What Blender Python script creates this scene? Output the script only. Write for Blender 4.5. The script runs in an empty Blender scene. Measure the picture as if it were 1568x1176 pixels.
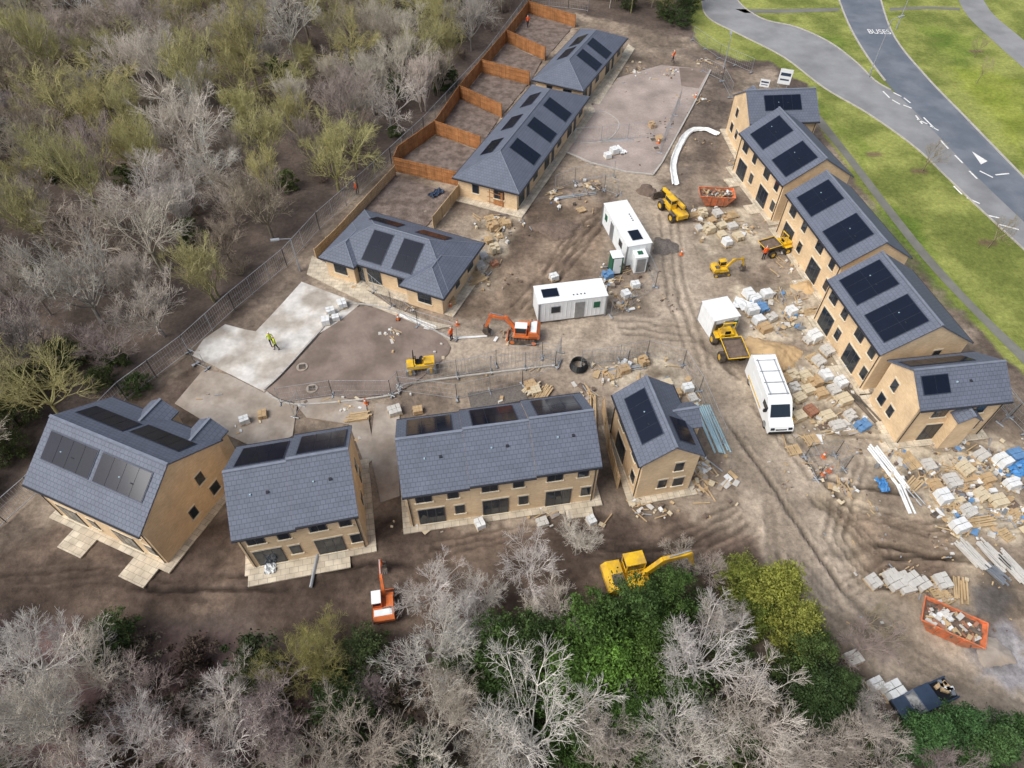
import bpy, bmesh, math, random
import numpy as np
from mathutils import Vector, Matrix
rnd=random.Random(7)
PITCH=math.radians(50); F=1045.0; H0=45.0
sP,cP=math.sin(PITCH),math.cos(PITCH)
def site(x,y,h=0.0):
    u=x-784.0; v=y-588.0
    d=F*sP+v*cP; k=(H0-h)/d
    return Vector((k*u,k*(F*cP-v*sP),h))
def lin(c):
    return tuple(((v/255.)/12.92 if v/255.<=.04045 else ((v/255.+.055)/1.055)**2.4) for v in c)
scene=bpy.context.scene
col=scene.collection
# ---------------- materials
MATS={}
def nodes(name):
    m=bpy.data.materials.new(name); m.use_nodes=True
    nt=m.node_tree; b=nt.nodes['Principled BSDF']
    MATS[name]=m
    return m,nt,b
def simple(name,c,rough=.8,metal=0.,var=.18,scale=1.5,spec=.3,bump=0.,c2=None):
    m,nt,b=nodes(name); N=nt.nodes; L=nt.links
    tc=N.new('ShaderNodeTexCoord'); no=N.new('ShaderNodeTexNoise'); no.inputs['Scale'].default_value=scale; no.inputs['Detail'].default_value=6; no.inputs['Roughness'].default_value=.65
    L.new(tc.outputs['Object'],no.inputs['Vector'])
    r=N.new('ShaderNodeMapRange'); r.inputs[1].default_value=.3; r.inputs[2].default_value=.7; r.inputs[3].default_value=1-var; r.inputs[4].default_value=1+var
    L.new(no.outputs['Fac'],r.inputs[0])
    mx=N.new('ShaderNodeVectorMath'); mx.operation='SCALE'; mx.inputs[0].default_value=lin(c)
    if c2:
        n3=N.new('ShaderNodeTexNoise'); n3.inputs['Scale'].default_value=scale*.45; n3.inputs['Detail'].default_value=5; L.new(tc.outputs['Object'],n3.inputs['Vector'])
        rr=N.new('ShaderNodeMapRange'); rr.inputs[1].default_value=.42; rr.inputs[2].default_value=.6; L.new(n3.outputs['Fac'],rr.inputs[0])
        mm=N.new('ShaderNodeMix'); mm.data_type='RGBA'; mm.inputs[6].default_value=(*lin(c),1); mm.inputs[7].default_value=(*lin(c2),1); L.new(rr.outputs[0],mm.inputs[0]); L.new(mm.outputs[2],mx.inputs[0])
    L.new(r.outputs[0],mx.inputs['Scale']); L.new(mx.outputs[0],b.inputs['Base Color'])
    b.inputs['Roughness'].default_value=rough; b.inputs['Metallic'].default_value=metal
    b.inputs['Specular IOR Level'].default_value=spec
    if bump:
        bp=N.new('ShaderNodeBump'); bp.inputs['Strength'].default_value=bump; bp.inputs['Distance'].default_value=.1
        n2=N.new('ShaderNodeTexNoise'); n2.inputs['Scale'].default_value=scale*4; n2.inputs['Detail'].default_value=6
        L.new(tc.outputs['Object'],n2.inputs['Vector']); L.new(n2.outputs['Fac'],bp.inputs['Height']); L.new(bp.outputs[0],b.inputs['Normal'])
    return m
def brick(name,c1,c2,cm,w,h,ms,rough=.8,off=.5,bump=.4,nscale=.6,nv=.15,spec=.3):
    m,nt,b=nodes(name); N=nt.nodes; L=nt.links
    tc=N.new('ShaderNodeTexCoord'); br=N.new('ShaderNodeTexBrick')
    L.new(tc.outputs['UV'],br.inputs['Vector']); br.offset=off
    br.inputs['Color1'].default_value=(*lin(c1),1); br.inputs['Color2'].default_value=(*lin(c2),1); br.inputs['Mortar'].default_value=(*lin(cm),1)
    br.inputs['Scale'].default_value=1; br.inputs['Brick Width'].default_value=w; br.inputs['Row Height'].default_value=h; br.inputs['Mortar Size'].default_value=ms
    no=N.new('ShaderNodeTexNoise'); no.inputs['Scale'].default_value=nscale; no.inputs['Detail'].default_value=6
    L.new(tc.outputs['Object'],no.inputs['Vector'])
    r=N.new('ShaderNodeMapRange'); r.inputs[1].default_value=.3; r.inputs[2].default_value=.7; r.inputs[3].default_value=1-nv; r.inputs[4].default_value=1+nv
    L.new(no.outputs['Fac'],r.inputs[0])
    mx=N.new('ShaderNodeVectorMath'); mx.operation='SCALE'; L.new(br.outputs['Color'],mx.inputs[0]); L.new(r.outputs[0],mx.inputs['Scale'])
    L.new(mx.outputs[0],b.inputs['Base Color']); b.inputs['Roughness'].default_value=rough; b.inputs['Specular IOR Level'].default_value=spec
    if bump:
        bp=N.new('ShaderNodeBump'); bp.inputs['Strength'].default_value=bump; bp.inputs['Distance'].default_value=.02; bp.invert=True
        L.new(br.outputs['Fac'],bp.inputs['Height']); L.new(bp.outputs[0],b.inputs['Normal'])
    return m
brick('buff_brick',(224,194,152),(208,174,130),(212,198,174),.225,.075,.01)
brick('roof_tile',(102,108,122),(97,103,116),(76,81,93),.33,.32,.016,rough=.6,bump=.5,nv=.09,nscale=.9)
brick('wood_boards',(176,126,82),(160,108,66),(104,70,44),.12,3.0,.012,off=0,bump=.3,nscale=1.2,nv=.25)
brick('pale_boards',(198,174,138),(184,156,120),(124,104,78),.12,3.0,.012,off=0,bump=.3,nscale=1.2)
brick('block_paving',(170,157,149),(156,142,134),(132,121,114),.2,.1,.008,bump=.2,nscale=.3,nv=.25)
brick('flagstone',(200,190,170),(186,174,154),(146,137,122),.6,.45,.015,bump=.2,nv=.25,nscale=1.2)
simple('stone_trim',(220,207,180),.8)
simple('ridge_cap',(118,124,136),.6)
simple('gutter',(50,52,57),.4)
simple('frame_dark',(70,73,78),.4)
simple('glass',(32,42,52),.06,var=.1,spec=.6)
simple('pv_cell',(16,23,38),.1,var=.15,spec=.4,scale=.4)
simple('pv_frame',(62,69,82),.45,metal=.2)
simple('timber',(182,158,122),.85,var=.25)
simple('white_panel',(226,229,230),.5,var=.08)
simple('white_paint',(226,229,228),.4,var=.06)
simple('grey_metal',(156,160,164),.4,metal=.6)
simple('galv',(166,170,174),.5,metal=.4)
simple('rubber',(38,37,36),.9,c2=(84,75,66),scale=4)
simple('steel_dark',(76,71,66),.7,c2=(108,96,84),scale=4)
simple('yellow_paint',(226,182,40),.5,var=.15,c2=(190,152,66),scale=2)
simple('orange_paint',(222,118,58),.5,var=.18,c2=(190,110,72),scale=2)
simple('skip_orange',(206,116,76),.65,var=.25,c2=(170,112,84),scale=3)
simple('blue_plastic',(76,132,184),.5,var=.2)
simple('pale_blue',(158,186,195),.5,var=.1)
simple('green_plastic',(38,92,70),.5)
simple('black_plastic',(28,29,32),.45)
simple('dark_blue_paint',(54,68,88),.35)
simple('red_light',(160,30,24),.4)
simple('concrete',(204,201,195),.85,var=.25,scale=.8,bump=.2,c2=(168,160,149))
simple('concrete_old',(166,156,145),.9,var=.22,scale=.8,bump=.3,c2=(146,134,121))
simple('tar_base',(134,120,110),.95,var=.2,scale=.7,bump=.5,c2=(115,102,93))
simple('asphalt',(98,105,115),.85,var=.12,scale=.5,bump=.2,c2=(112,118,126))
simple('asphalt_light',(140,141,142),.9,var=.13,scale=.4,bump=.2,c2=(127,128,129))
simple('path_grey',(116,115,108),.95,var=.2,scale=.5)
simple('road_paint',(222,222,218),.7,var=.2,scale=3)
simple('kerb',(174,170,163),.85,var=.18)
simple('sand',(190,162,122),.95,var=.18,scale=1.2,bump=.6)
simple('gravel_dark',(122,115,109),.95,var=.35,scale=7,bump=1)
simple('topsoil',(112,97,86),.95,var=.35,scale=2,bump=1)
simple('garden_soil',(126,113,105),.95,var=.3,scale=2,bump=1,c2=(102,90,82))
simple('cream_block',(200,186,158),.85,var=.15,scale=2)
simple('pale_block',(192,189,182),.85,var=.15,scale=2)
simple('tan_card',(180,154,118),.85,var=.2)
simple('white_sheet',(216,218,217),.55,var=.15,scale=2)
simple('blue_sheet',(100,138,178),.5,var=.2,scale=2)
simple('red_brick_stack',(150,108,86),.85,var=.2)
simple('skin',(205,150,120),.6,var=.05)
simple('hivis_orange',(236,100,40),.6,var=.05)
simple('hivis_yellow',(190,208,60),.6,var=.05)
simple('navy_cloth',(34,38,52),.9,var=.1)
simple('hardhat_white',(228,228,224),.35,var=.03)
simple('sign_white',(225,228,230),.4,var=.05)
def objcol(name,rough,var,scale,bright=1.):
    m,nt,b=nodes(name); N=nt.nodes; L=nt.links
    oi=N.new('ShaderNodeObjectInfo'); tc=N.new('ShaderNodeTexCoord'); no=N.new('ShaderNodeTexNoise'); no.inputs['Scale'].default_value=scale; no.inputs['Detail'].default_value=2
    L.new(tc.outputs['Object'],no.inputs['Vector'])
    r=N.new('ShaderNodeMapRange'); r.inputs[1].default_value=.3; r.inputs[2].default_value=.7; r.inputs[3].default_value=(1-var)*bright; r.inputs[4].default_value=(1+var)*bright
    L.new(no.outputs['Fac'],r.inputs[0])
    mx=N.new('ShaderNodeVectorMath'); mx.operation='SCALE'; L.new(oi.outputs['Color'],mx.inputs[0]); L.new(r.outputs[0],mx.inputs['Scale'])
    L.new(mx.outputs[0],b.inputs['Base Color']); b.inputs['Roughness'].default_value=rough; b.inputs['Specular IOR Level'].default_value=.2
objcol('bark',.9,.3,.6); objcol('leaf',.7,.5,1.6); objcol('trunk_bark',.9,.2,1.5,.7)
# ---------------- mesh builder
class MB:
    def __init__(s): s.v=[];s.f=[];s.m=[];s.ml=[]
    def mi(s,n):
        if n not in s.ml: s.ml.append(n)
        return s.ml.index(n)
    def face(s,pts,mat):
        i=len(s.v); s.v+= [tuple(p) for p in pts]; s.f.append(tuple(range(i,i+len(pts)))); s.m.append(s.mi(mat))
    def box(s,c,d,mat,rz=0.,ry=0.,rx=0.,taper=1.):
        x,y,z=d[0]/2,d[1]/2,d[2]/2
        P=[Vector((a*x*(taper if e>0 else 1),b*y*(taper if e>0 else 1),e*z)) for e in(-1,1) for a,b in((-1,-1),(1,-1),(1,1),(-1,1))]
        if rz or ry or rx:
            M=Matrix.Rotation(rz,3,'Z')@Matrix.Rotation(ry,3,'Y')@Matrix.Rotation(rx,3,'X'); P=[M@p for p in P]
        i=len(s.v); s.v+=[(p.x+c[0],p.y+c[1],p.z+c[2]) for p in P]
        for f in((3,2,1,0),(4,5,6,7),(0,1,5,4),(1,2,6,5),(2,3,7,6),(3,0,4,7)):
            s.f.append(tuple(i+k for k in f)); s.m.append(s.mi(mat))
    def cyl(s,p0,p1,r0,r1,n,mat,cap=True):
        p0=Vector(p0);p1=Vector(p1);d=(p1-p0).normalized(); a=d.orthogonal().normalized(); b=d.cross(a)
        i=len(s.v)
        for p,r in((p0,r0),(p1,r1)):
            for k in range(n):
                t=2*math.pi*k/n; q=p+(a*math.cos(t)+b*math.sin(t))*r; s.v.append(tuple(q))
        m=s.mi(mat)
        for k in range(n):
            s.f.append((i+k,i+(k+1)%n,i+n+(k+1)%n,i+n+k)); s.m.append(m)
        if cap:
            s.f.append(tuple(i+k for k in reversed(range(n)))); s.m.append(m)
            s.f.append(tuple(i+n+k for k in range(n))); s.m.append(m)
    def ext(s,prof,y0,y1,mat):
        n=len(prof); i=len(s.v); m=s.mi(mat)
        s.v+=[(p[0],y0,p[1]) for p in prof]+[(p[0],y1,p[1]) for p in prof]
        for k in range(n):
            s.f.append((i+k,i+(k+1)%n,i+n+(k+1)%n,i+n+k)); s.m.append(m)
        s.f.append(tuple(i+k for k in range(n))); s.m.append(m)
        s.f.append(tuple(i+n+k for k in reversed(range(n)))); s.m.append(m)
    def slab(s,top,th,mat):
        n=len(top); i=len(s.v); m=s.mi(mat)
        s.v+=[tuple(p) for p in top]+[(p[0],p[1],p[2]-th) for p in top]
        s.f.append(tuple(range(i,i+n))); s.m.append(m)
        s.f.append(tuple(i+n+k for k in reversed(range(n)))); s.m.append(m)
        for k in range(n):
            s.f.append((i+k,i+n+k,i+n+(k+1)%n,i+(k+1)%n)); s.m.append(m)
    def mesh(s,name):
        me=bpy.data.meshes.new(name); me.from_pydata(s.v,[],s.f)
        for n in s.ml: me.materials.append(MATS[n])
        me.polygons.foreach_set('material_index',s.m); me.update()
        uv=me.uv_layers.new(name='UVMap'); Z=Vector((0,0,1)); data=[0.]*(len(me.loops)*2)
        for p in me.polygons:
            n=p.normal
            if abs(n.z)>.995 or n.length<.1: ua=Vector((1,0,0)); va=Vector((0,1,0))
            else: ua=Z.cross(n).normalized(); va=n.cross(ua)
            for li in p.loop_indices:
                c=me.vertices[me.loops[li].vertex_index].co
                data[2*li]=c.dot(ua); data[2*li+1]=c.dot(va)
        uv.data.foreach_set('uv',data)
        return me
    def obj(s,name,loc=(0,0,0),rz=0,parent=None,bevel=0,scale=1):
        return put(name,s.mesh(name),loc,rz,parent,bevel,scale)
def put(name,me,loc=(0,0,0),rz=0,parent=None,bevel=0,scale=1):
    o=bpy.data.objects.new(name,me); col.objects.link(o); o.location=loc; o.rotation_euler=(0,0,rz)
    o.scale=(scale,)*3
    if parent: o.parent=parent
    if bevel:
        b=o.modifiers.new('b','BEVEL'); b.width=bevel; b.segments=2; b.limit_method='ANGLE'
    return o
def empty(name,loc=(0,0,0),rz=0):
    e=bpy.data.objects.new(name,None); col.objects.link(e); e.location=loc; e.rotation_euler=(0,0,rz); e.empty_display_size=.5; return e
def ang(p,q):
    a=site(*p);b=site(*q); return math.atan2(b.y-a.y,b.x-a.x)
def segmesh(name,segs,mats,mi=None,n=3):
    S=np.array([(*a,*b,r,q) for a,b,r,q in segs],dtype=np.float64)
    p=S[:,:3];q=S[:,3:6];r0=S[:,6];r1=S[:,7]
    d=q-p; d/=np.linalg.norm(d,axis=1,keepdims=True)+1e-9
    ref=np.where(np.abs(d[:,2:3])<.9,np.array([[0,0,1.]]),np.array([[1.,0,0]]))
    a=np.cross(d,ref); a/=np.linalg.norm(a,axis=1,keepdims=True); b=np.cross(d,a)
    V=[]
    for pt,r in((p,r0),(q,r1)):
        for k in range(n):
            t=2*math.pi*k/n; V.append(pt+(a*math.cos(t)+b*math.sin(t))*r[:,None])
    V=np.stack(V,1).reshape(-1,3); N=len(S)
    base=(np.arange(N)*2*n)[:,None,None]
    f=np.array([[k,(k+1)%n,n+(k+1)%n,n+k] for k in range(n)])[None]
    Fc=(base+f).reshape(-1)
    me=bpy.data.meshes.new(name); me.vertices.add(len(V)); me.vertices.foreach_set('co',V.ravel())
    me.loops.add(len(Fc)); me.loops.foreach_set('vertex_index',Fc.astype(np.int32))
    nf=len(Fc)//4; me.polygons.add(nf); me.polygons.foreach_set('loop_start',(np.arange(nf)*4).astype(np.int32)); 
    for m_ in mats: me.materials.append(MATS[m_])
    if mi is not None: me.polygons.foreach_set('material_index',np.repeat(np.array(mi),n).astype(np.int32))
    me.update(calc_edges=True); me.validate()
    return me
# ---------------- ground
def vnoise(X,Y,s,seed):
    r=np.random.RandomState(seed); G=r.rand(256,256)
    x=X/s+1000;y=Y/s+1000; xi=np.floor(x).astype(int);yi=np.floor(y).astype(int);fx=x-xi;fy=y-yi
    fx=fx*fx*(3-2*fx);fy=fy*fy*(3-2*fy)
    a=G[xi%256,yi%256];b=G[(xi+1)%256,yi%256];c=G[xi%256,(yi+1)%256];d=G[(xi+1)%256,(yi+1)%256]
    return (a*(1-fx)+b*fx)*(1-fy)+(c*(1-fx)+d*fx)*fy
def fbm(X,Y,s,seed,o=4):
    t=0;a=1;w=0
    for i in range(o):
        t=t+a*vnoise(X,Y,s/2**i,seed+i*17); w+=a; a*=.55
    return t/w
def axis(a,b,st,far):
    c=list(np.arange(a,b+.001,st)); e=st; lo=[];hi=[];x=a
    while x>-far: e*=1.35; x-=e; lo.append(x)
    e=st;x=b
    while x<far: e*=1.35; x+=e; hi.append(x)
    return np.array(lo[::-1]+c+hi)
ax=axis(-85,88,.2,2500); ay=axis(5,128,.2,2500)
GX,GY=np.meshgrid(ax,ay); sh=GX.shape; X=GX.ravel();Y=GY.ravel()
wx=(fbm(X,Y,3.,11)-.5);wy=(fbm(X,Y,3.,57)-.5); fx_=(vnoise(X,Y,.6,5)-.5);fy_=(vnoise(X,Y,.6,9)-.5)
C=np.zeros((len(X),3)); Z=np.zeros(len(X)); MUD=np.zeros(len(X))
n1=fbm(X,Y,8,21);n2=fbm(X,Y,1.5,33);n3=fbm(X,Y,4,77);n4=fbm(X,Y,2.6,141,5)
def mixc(c1,c2,t): return np.array(lin(c1))[None]*(1-t[:,None])+np.array(lin(c2))[None]*t[:,None]
def ss(t): t=np.clip(t,0,1); return t*t*(3-2*t)
C[:]=mixc((86,76,70),(110,98,89),ss((n1-.3)*2.5)); C[:]=C*(.65+.7*n2[:,None])
def W(poly): return [site(*p)[:2] for p in poly]
def dist(poly,closed,wob):
    P=np.array(W(poly)); mn=P.min(0)-8;mx_=P.max(0)+8
    idx=np.where((X>mn[0])&(X<mx_[0])&(Y>mn[1])&(Y<mx_[1]))[0]
    x=X[idx]+wx[idx]*wob*2+fx_[idx]*wob*.5; y=Y[idx]+wy[idx]*wob*2+fy_[idx]*wob*.5
    D=np.full(len(idx),1e9); ins=np.zeros(len(idx),bool); n=len(P)
    for i in range(n if closed else n-1):
        a=P[i];b=P[(i+1)%n]; ab=b-a; t=np.clip(((x-a[0])*ab[0]+(y-a[1])*ab[1])/(ab@ab+1e-9),0,1)
        D=np.minimum(D,np.hypot(x-a[0]-t*ab[0],y-a[1]-t*ab[1]))
        if closed:
            c=((a[1]>y)!=(b[1]>y)); c&= x<(b[0]-a[0])*(y-a[1])/((b[1]-a[1])+1e-12)+a[0]; ins^=c
    if closed: D=np.where(ins,-D,D)
    return idx,D
def paint(poly,c1,c2,soft=.6,wob=1.,a=1.,mud=None,closed=True,rad=0.,nz=None):
    idx,D=dist(poly,closed,wob); t=ss(.5-(D-rad)/soft)*a
    q=ss(((n3 if nz is None else nz)[idx]-.32)*2.8); cc=mixc(c1,c2,q)*(.8+.4*n2[idx][:,None])
    C[idx]=C[idx]*(1-t[:,None])+cc*t[:,None]
    if mud is not None: MUD[idx]=MUD[idx]*(1-t)+mud*t
paint([(-200,960),(0,960),(560,1020),(520,1300),(-300,1300)],(98,80,78),(118,98,94),3,2)
paint([(-40,840),(60,700),(200,612),(290,545),(430,395),(600,235),(705,130),(812,5),(1060,60),(1120,105),(1180,100),(1240,180),(1330,300),(1480,500),(1640,680),(1640,1150),(1500,1110),(1260,1010),(1170,880),(1000,930),(560,965),(300,930),(-40,920)],(120,107,95),(152,138,122),1.2,1.2,mud=1)
paint([(-40,860),(90,800),(340,800),(600,800),(900,790),(1060,780),(1180,830),(1210,920),(1000,935),(560,975),(300,945),(-60,940)],(84,72,64),(116,101,89),1.5,1.5,mud=1)
paint([(180,615),(300,560),(340,650),(60,760),(40,700)],(82,70,62),(106,93,83),1,1,mud=.7)
paint([(290,545),(430,395),(485,415),(350,500)],(100,88,79),(132,118,105),1,1,mud=.6)
paint([(740,330),(910,290),(930,400),(820,500),(700,480),(690,410)],(104,90,78),(140,123,106),1.5,1.5,mud=1)
paint([(1100,560),(1300,640),(1568,660),(1640,900),(1480,1000),(1330,960),(1210,800)],(134,120,105),(168,153,132),1.5,1.5,mud=1)
paint([(1270,780),(1480,790),(1460,900),(1350,900)],(118,102,88),(144,127,109),1.5,1.,mud=1)
paint([(1040,70),(1120,110),(1110,180),(1090,260),(1020,290),(1080,110)],(110,99,90),(138,124,110),.8,.8,mud=.8)
for pl,r in (([(1680,1130),(1568,1080),(1470,1030),(1370,975),(1290,915),(1225,830),(1180,740),(1120,640),(1075,565),(1010,525),(930,508),(850,525),(700,535)],2.8),([(1075,575),(1045,480),(1035,400),(1005,320),(960,272)],2.8),([(1130,660),(1230,720),(1330,700),(1450,690)],2.),([(1050,420),(1130,390),(1160,340)],2.5)):
    paint(pl,(152,139,123),(172,158,141),1.2,1.,closed=False,rad=r,mud=.3,a=.9)
for pl in ([(1052,322),(1140,318),(1165,372),(1080,390)],[(1125,435),(1215,440),(1225,520),(1140,520)],[(1195,560),(1320,540),(1350,640),(1200,690)],[(1400,720),(1568,700),(1568,830),(1450,810)],[(1320,640),(1568,680),(1568,720),(1350,740)],[(1240,440),(1275,500),(1330,580),(1300,600),(1220,500)],[(735,340),(800,330),(740,450),(700,440)],[(920,560),(1040,540),(1060,600),(940,600)]):
    paint(pl,(156,142,122),(206,194,172),1.5,1.5,a=.7,mud=.8,nz=n2)
paint([(1480,990),(1530,950),(1568,960),(1600,1060),(1500,1030)],(136,132,134),(166,162,162),1.2,1.5,mud=1.2,nz=n2)
paint([(1483,900),(1520,885),(1556,910),(1550,950),(1490,945)],(104,98,93),(122,116,110),.8,1.,mud=.5)
# damp, patchy mud
mm_=ss(MUD*1.4)[:,None]; C*=1-mm_*(.34*ss((n4-.47)*5)[:,None])+mm_*(.10*ss((.42-n4)*6)[:,None])
GR1=(108,117,58);GR2=(142,147,80)
paint([(1050,28),(1075,-20),(1070,-300),(2300,-300),(2300,900),(1640,640),(1568,575),(1500,505),(1395,385),(1300,262),(1245,175),(1235,128),(1175,92),(1130,92),(1075,70)],GR1,GR2,.6,.6,mud=0)
for pl in ([(1290,300),(1400,330),(1430,400),(1540,520),(1500,500)],[(1240,50),(1290,60),(1300,100),(1250,80)],[(1250,150),(1330,230),(1320,260)],[(1400,30),(1500,60),(1470,120)]):
    paint(pl,(88,112,42),(108,126,52),2.5,2,a=.7)
paint([(1568,120),(1450,100),(1568,250)],(124,136,50),(144,152,66),3,2,a=.7)
for p in ((1410,262),(1512,372),(1493,78),(1337,236)): 
    paint([(p[0]-6,p[1]),(p[0]+6,p[1])],(104,92,68),(118,104,78),.6,.4,closed=False,rad=.5)
RUT=[[(1568,1075),(1370,965),(1290,900),(1225,815),(1170,720),(1110,640)],[(1300,700),(1260,820),(1330,900),(1420,900)],[(1230,700),(1300,770),(1420,800),(1568,790)],[(1240,760),(1340,850),(1460,850)],[(1170,760),(1180,860),(1240,930),(1330,960)],[(1060,560),(1020,440),(1010,330)],[(1120,560),(1050,500),(940,490)],[(600,800),(400,900),(200,900)],[(650,830),(800,800),(1000,830),(1120,770)],[(340,880),(600,860)],[(940,300),(860,370),(830,430)],[(1150,620),(1240,730),(1400,760)],[(1260,640),(1400,660),(1500,690)],[(1260,850),(1330,830),(1470,860)],[(1290,890),(1360,850),(1450,870)],[(780,470),(850,400),(900,330)],[(900,850),(1050,860),(1150,800)],[(1600,1120),(1400,1020),(1270,940),(1190,850)],[(0,880),(150,870),(300,900)],[(1130,800),(1060,830),(950,840)]]
for i,pl in enumerate(RUT):
    for off in (0,16,30):
        p2=[(a+off*(1 if i%2 else .5),b+off*(.1 if i%2 else .7)) for a,b in pl]
        idx,D=dist(p2,False,.35); f=.45+.9*n3[idx]; t=np.exp(-(D/.17)**2)*f; e=np.exp(-((D-.33)/.14)**2)*f
        C[idx]*=(1-.36*t+.08*e)[:,None]; Z[idx]+=-.09*t+.05*e
Z+=(fbm(X,Y,1.6,91)-.5)*MUD*.22+(fbm(X,Y,.7,95,2)-.5)*MUD*.18-MUD*.06
me=bpy.data.meshes.new('ground'); V=np.stack([X,Y,Z],1); me.vertices.add(len(V)); me.vertices.foreach_set('co',V.ravel())
ny,nx=sh; ii=(np.arange(ny-1)[:,None]*nx+np.arange(nx-1)[None]).ravel()
Q=np.stack([ii,ii+1,ii+1+nx,ii+nx],1).ravel().astype(np.int32)
me.loops.add(len(Q)); me.loops.foreach_set('vertex_index',Q); nf=len(Q)//4; me.polygons.add(nf); me.polygons.foreach_set('loop_start',(np.arange(nf)*4).astype(np.int32))
me.polygons.foreach_set('use_smooth',np.ones(nf,bool))
me.update(calc_edges=True)
ca=me.color_attributes.new('Col','FLOAT_COLOR','POINT'); ca.data.foreach_set('color',np.concatenate([np.clip(C,0,1),np.ones((len(C),1))],1).ravel())
m,nt,b=nodes('ground_soil'); N=nt.nodes;L=nt.links
at=N.new('ShaderNodeAttribute'); at.attribute_name='Col'; tc=N.new('ShaderNodeTexCoord')
na=N.new('ShaderNodeTexNoise'); na.inputs['Scale'].default_value=2.2; na.inputs['Detail'].default_value=8; na.inputs['Roughness'].default_value=.75
L.new(tc.outputs['Object'],na.inputs['Vector'])
r=N.new('ShaderNodeMapRange'); r.inputs[1].default_value=.3;r.inputs[2].default_value=.7;r.inputs[3].default_value=.6;r.inputs[4].default_value=1.4
L.new(na.outputs['Fac'],r.inputs[0]); mx=N.new('ShaderNodeVectorMath'); mx.operation='SCALE'; L.new(at.outputs['Color'],mx.inputs[0]); L.new(r.outputs[0],mx.inputs['Scale'])
L.new(mx.outputs[0],b.inputs['Base Color']); b.inputs['Roughness'].default_value=.95; b.inputs['Specular IOR Level'].default_value=.15
bp=N.new('ShaderNodeBump'); bp.inputs['Strength'].default_value=.8; bp.inputs['Distance'].default_value=.12; L.new(na.outputs['Fac'],bp.inputs['Height']); L.new(bp.outputs[0],b.inputs['Normal'])
me.materials.append(m); put('ground',me)
# ---------------- flat surfaces
def sheet(name,poly,mat,z=.03,th=.0):
    mb=MB(); pts=[(*site(*p)[:2],z) for p in poly]
    a=sum(pts[i][0]*pts[(i+1)%len(pts)][1]-pts[(i+1)%len(pts)][0]*pts[i][1] for i in range(len(pts)))
    if a<0: pts.reverse()
    if th: mb.slab(pts,th,mat)
    else: mb.face(pts,mat)
    return mb.obj(name)
def smooth(pl,n=5):
    P=[Vector((*p,0)) for p in pl]; o=[]
    for i in range(len(P)-1):
        p0=P[max(i-1,0)];p1=P[i];p2=P[i+1];p3=P[min(i+2,len(P)-1)]
        for k in range(n):
            t=k/n; q=.5*((2*p1)+(p2-p0)*t+(2*p0-5*p1+4*p2-p3)*t*t+(3*p1-p0-3*p2+p3)*t**3); o.append((q.x,q.y))
    o.append(tuple(pl[-1])); return o
def kerb(name,pl,w=.15,h=.12,mat='kerb',z0=0):
    mb=MB(); P=[site(*p) for p in pl]
    for a,b in zip(P[:-1],P[1:]):
        d=b-a; 
        if d.length<.05: continue
        c=(a+b)/2; mb.box((c.x,c.y,z0+h/2),(d.length+.02,w,h),mat,rz=math.atan2(d.y,d.x))
    return mb.obj(name)
sideU=smooth([(1122,-60),(1126,-5),(1165,28),(1220,42),(1270,65),(1310,95),(1340,124),(1364,138)])
sideL=smooth([(1072,-60),(1074,0),(1085,28),(1130,52),(1200,88),(1262,135),(1330,175),(1400,225),(1450,272),(1500,320),(1600,412),(1720,520)])
mainL=smooth([(1270,-60),(1283,-5),(1303,45),(1330,90),(1362,132),(1400,170),(1450,222),(1500,275),(1600,370),(1720,480)])
mainR=smooth([(1335,-60),(1347,-5),(1370,58),(1420,120),(1480,182),(1600,305),(1740,440)])
sheet('side_road',sideU+[p for p in mainL if p[0]>1370]+sideL[::-1],'asphalt_light',.02)
sheet('road',mainL+mainR[::-1],'asphalt',.024)
kerb('road_kerb',mainR,.22); kerb('road_kerb',[p for p in mainL if p[1]<125],.22); kerb('road_kerb',sideU); kerb('road_kerb',sideL)
sheet('footpath',smooth([(1455,-40),(1475,15),(1520,62),(1620,150)])+smooth([(1650,135),(1568,62),(1515,15),(1490,-40)]),'asphalt_light',.02)
sheet('footpath',smooth([(1126,14),(1200,14),(1285,12)])+smooth([(1285,17),(1200,20),(1140,20)]),'path_grey',.02)
sheet('footpath',smooth([(1362,12),(1420,10),(1470,12)])+smooth([(1470,16),(1420,14),(1362,17)]),'path_grey',.02)
sheet('footpath',smooth([(1242,178),(1300,250),(1360,330),(1420,405),(1500,490),(1600,590)])+smooth([(1608,575),(1508,482),(1430,398),(1370,324),(1310,246),(1252,172)]),'path_grey',.02)
mk=MB()
def dash(a,b,w,mb=mk,z=.03):
    A=site(*a);B=site(*b); d=B-A; n=Vector((-d.y,d.x,0)).normalized()*w/2
    mb.face([(*(A-n)[:2],z),(*(B-n)[:2],z),(*(B+n)[:2],z),(*(A+n)[:2],z)],'road_paint')
for a,b in (((1352,140),(1362,150)),((1366,153),(1378,160)),((1383,161),(1396,166)),((1368,142),(1380,148)),((1384,150),(1394,158)),((1404,183),(1420,190)),((1424,193),(1437,200)),((1402,177),(1412,190)),((1414,180),(1430,196)),((1460,285),(1473,298)),((1480,303),(1500,312)),((1512,330),(1530,334)),((1530,344),(1560,352)),((1500,262),(1520,272)),((1524,268),(1545,266)),((1440,215),(1452,228)),((1462,238),(1474,250)),((1484,262),(1496,274))): dash(a,b,.2)
A,B,Cc=site(1488,232),site(1512,247),site(1502,252)
mk.face([(*A[:2],.03),(*Cc[:2],.03),(*B[:2],.03)],'road_paint')
mk.obj('road_markings')
cu=bpy.data.curves.new('txt','FONT'); cu.body='BUSES'; cu.size=1.7; cu.align_x='CENTER'
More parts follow.
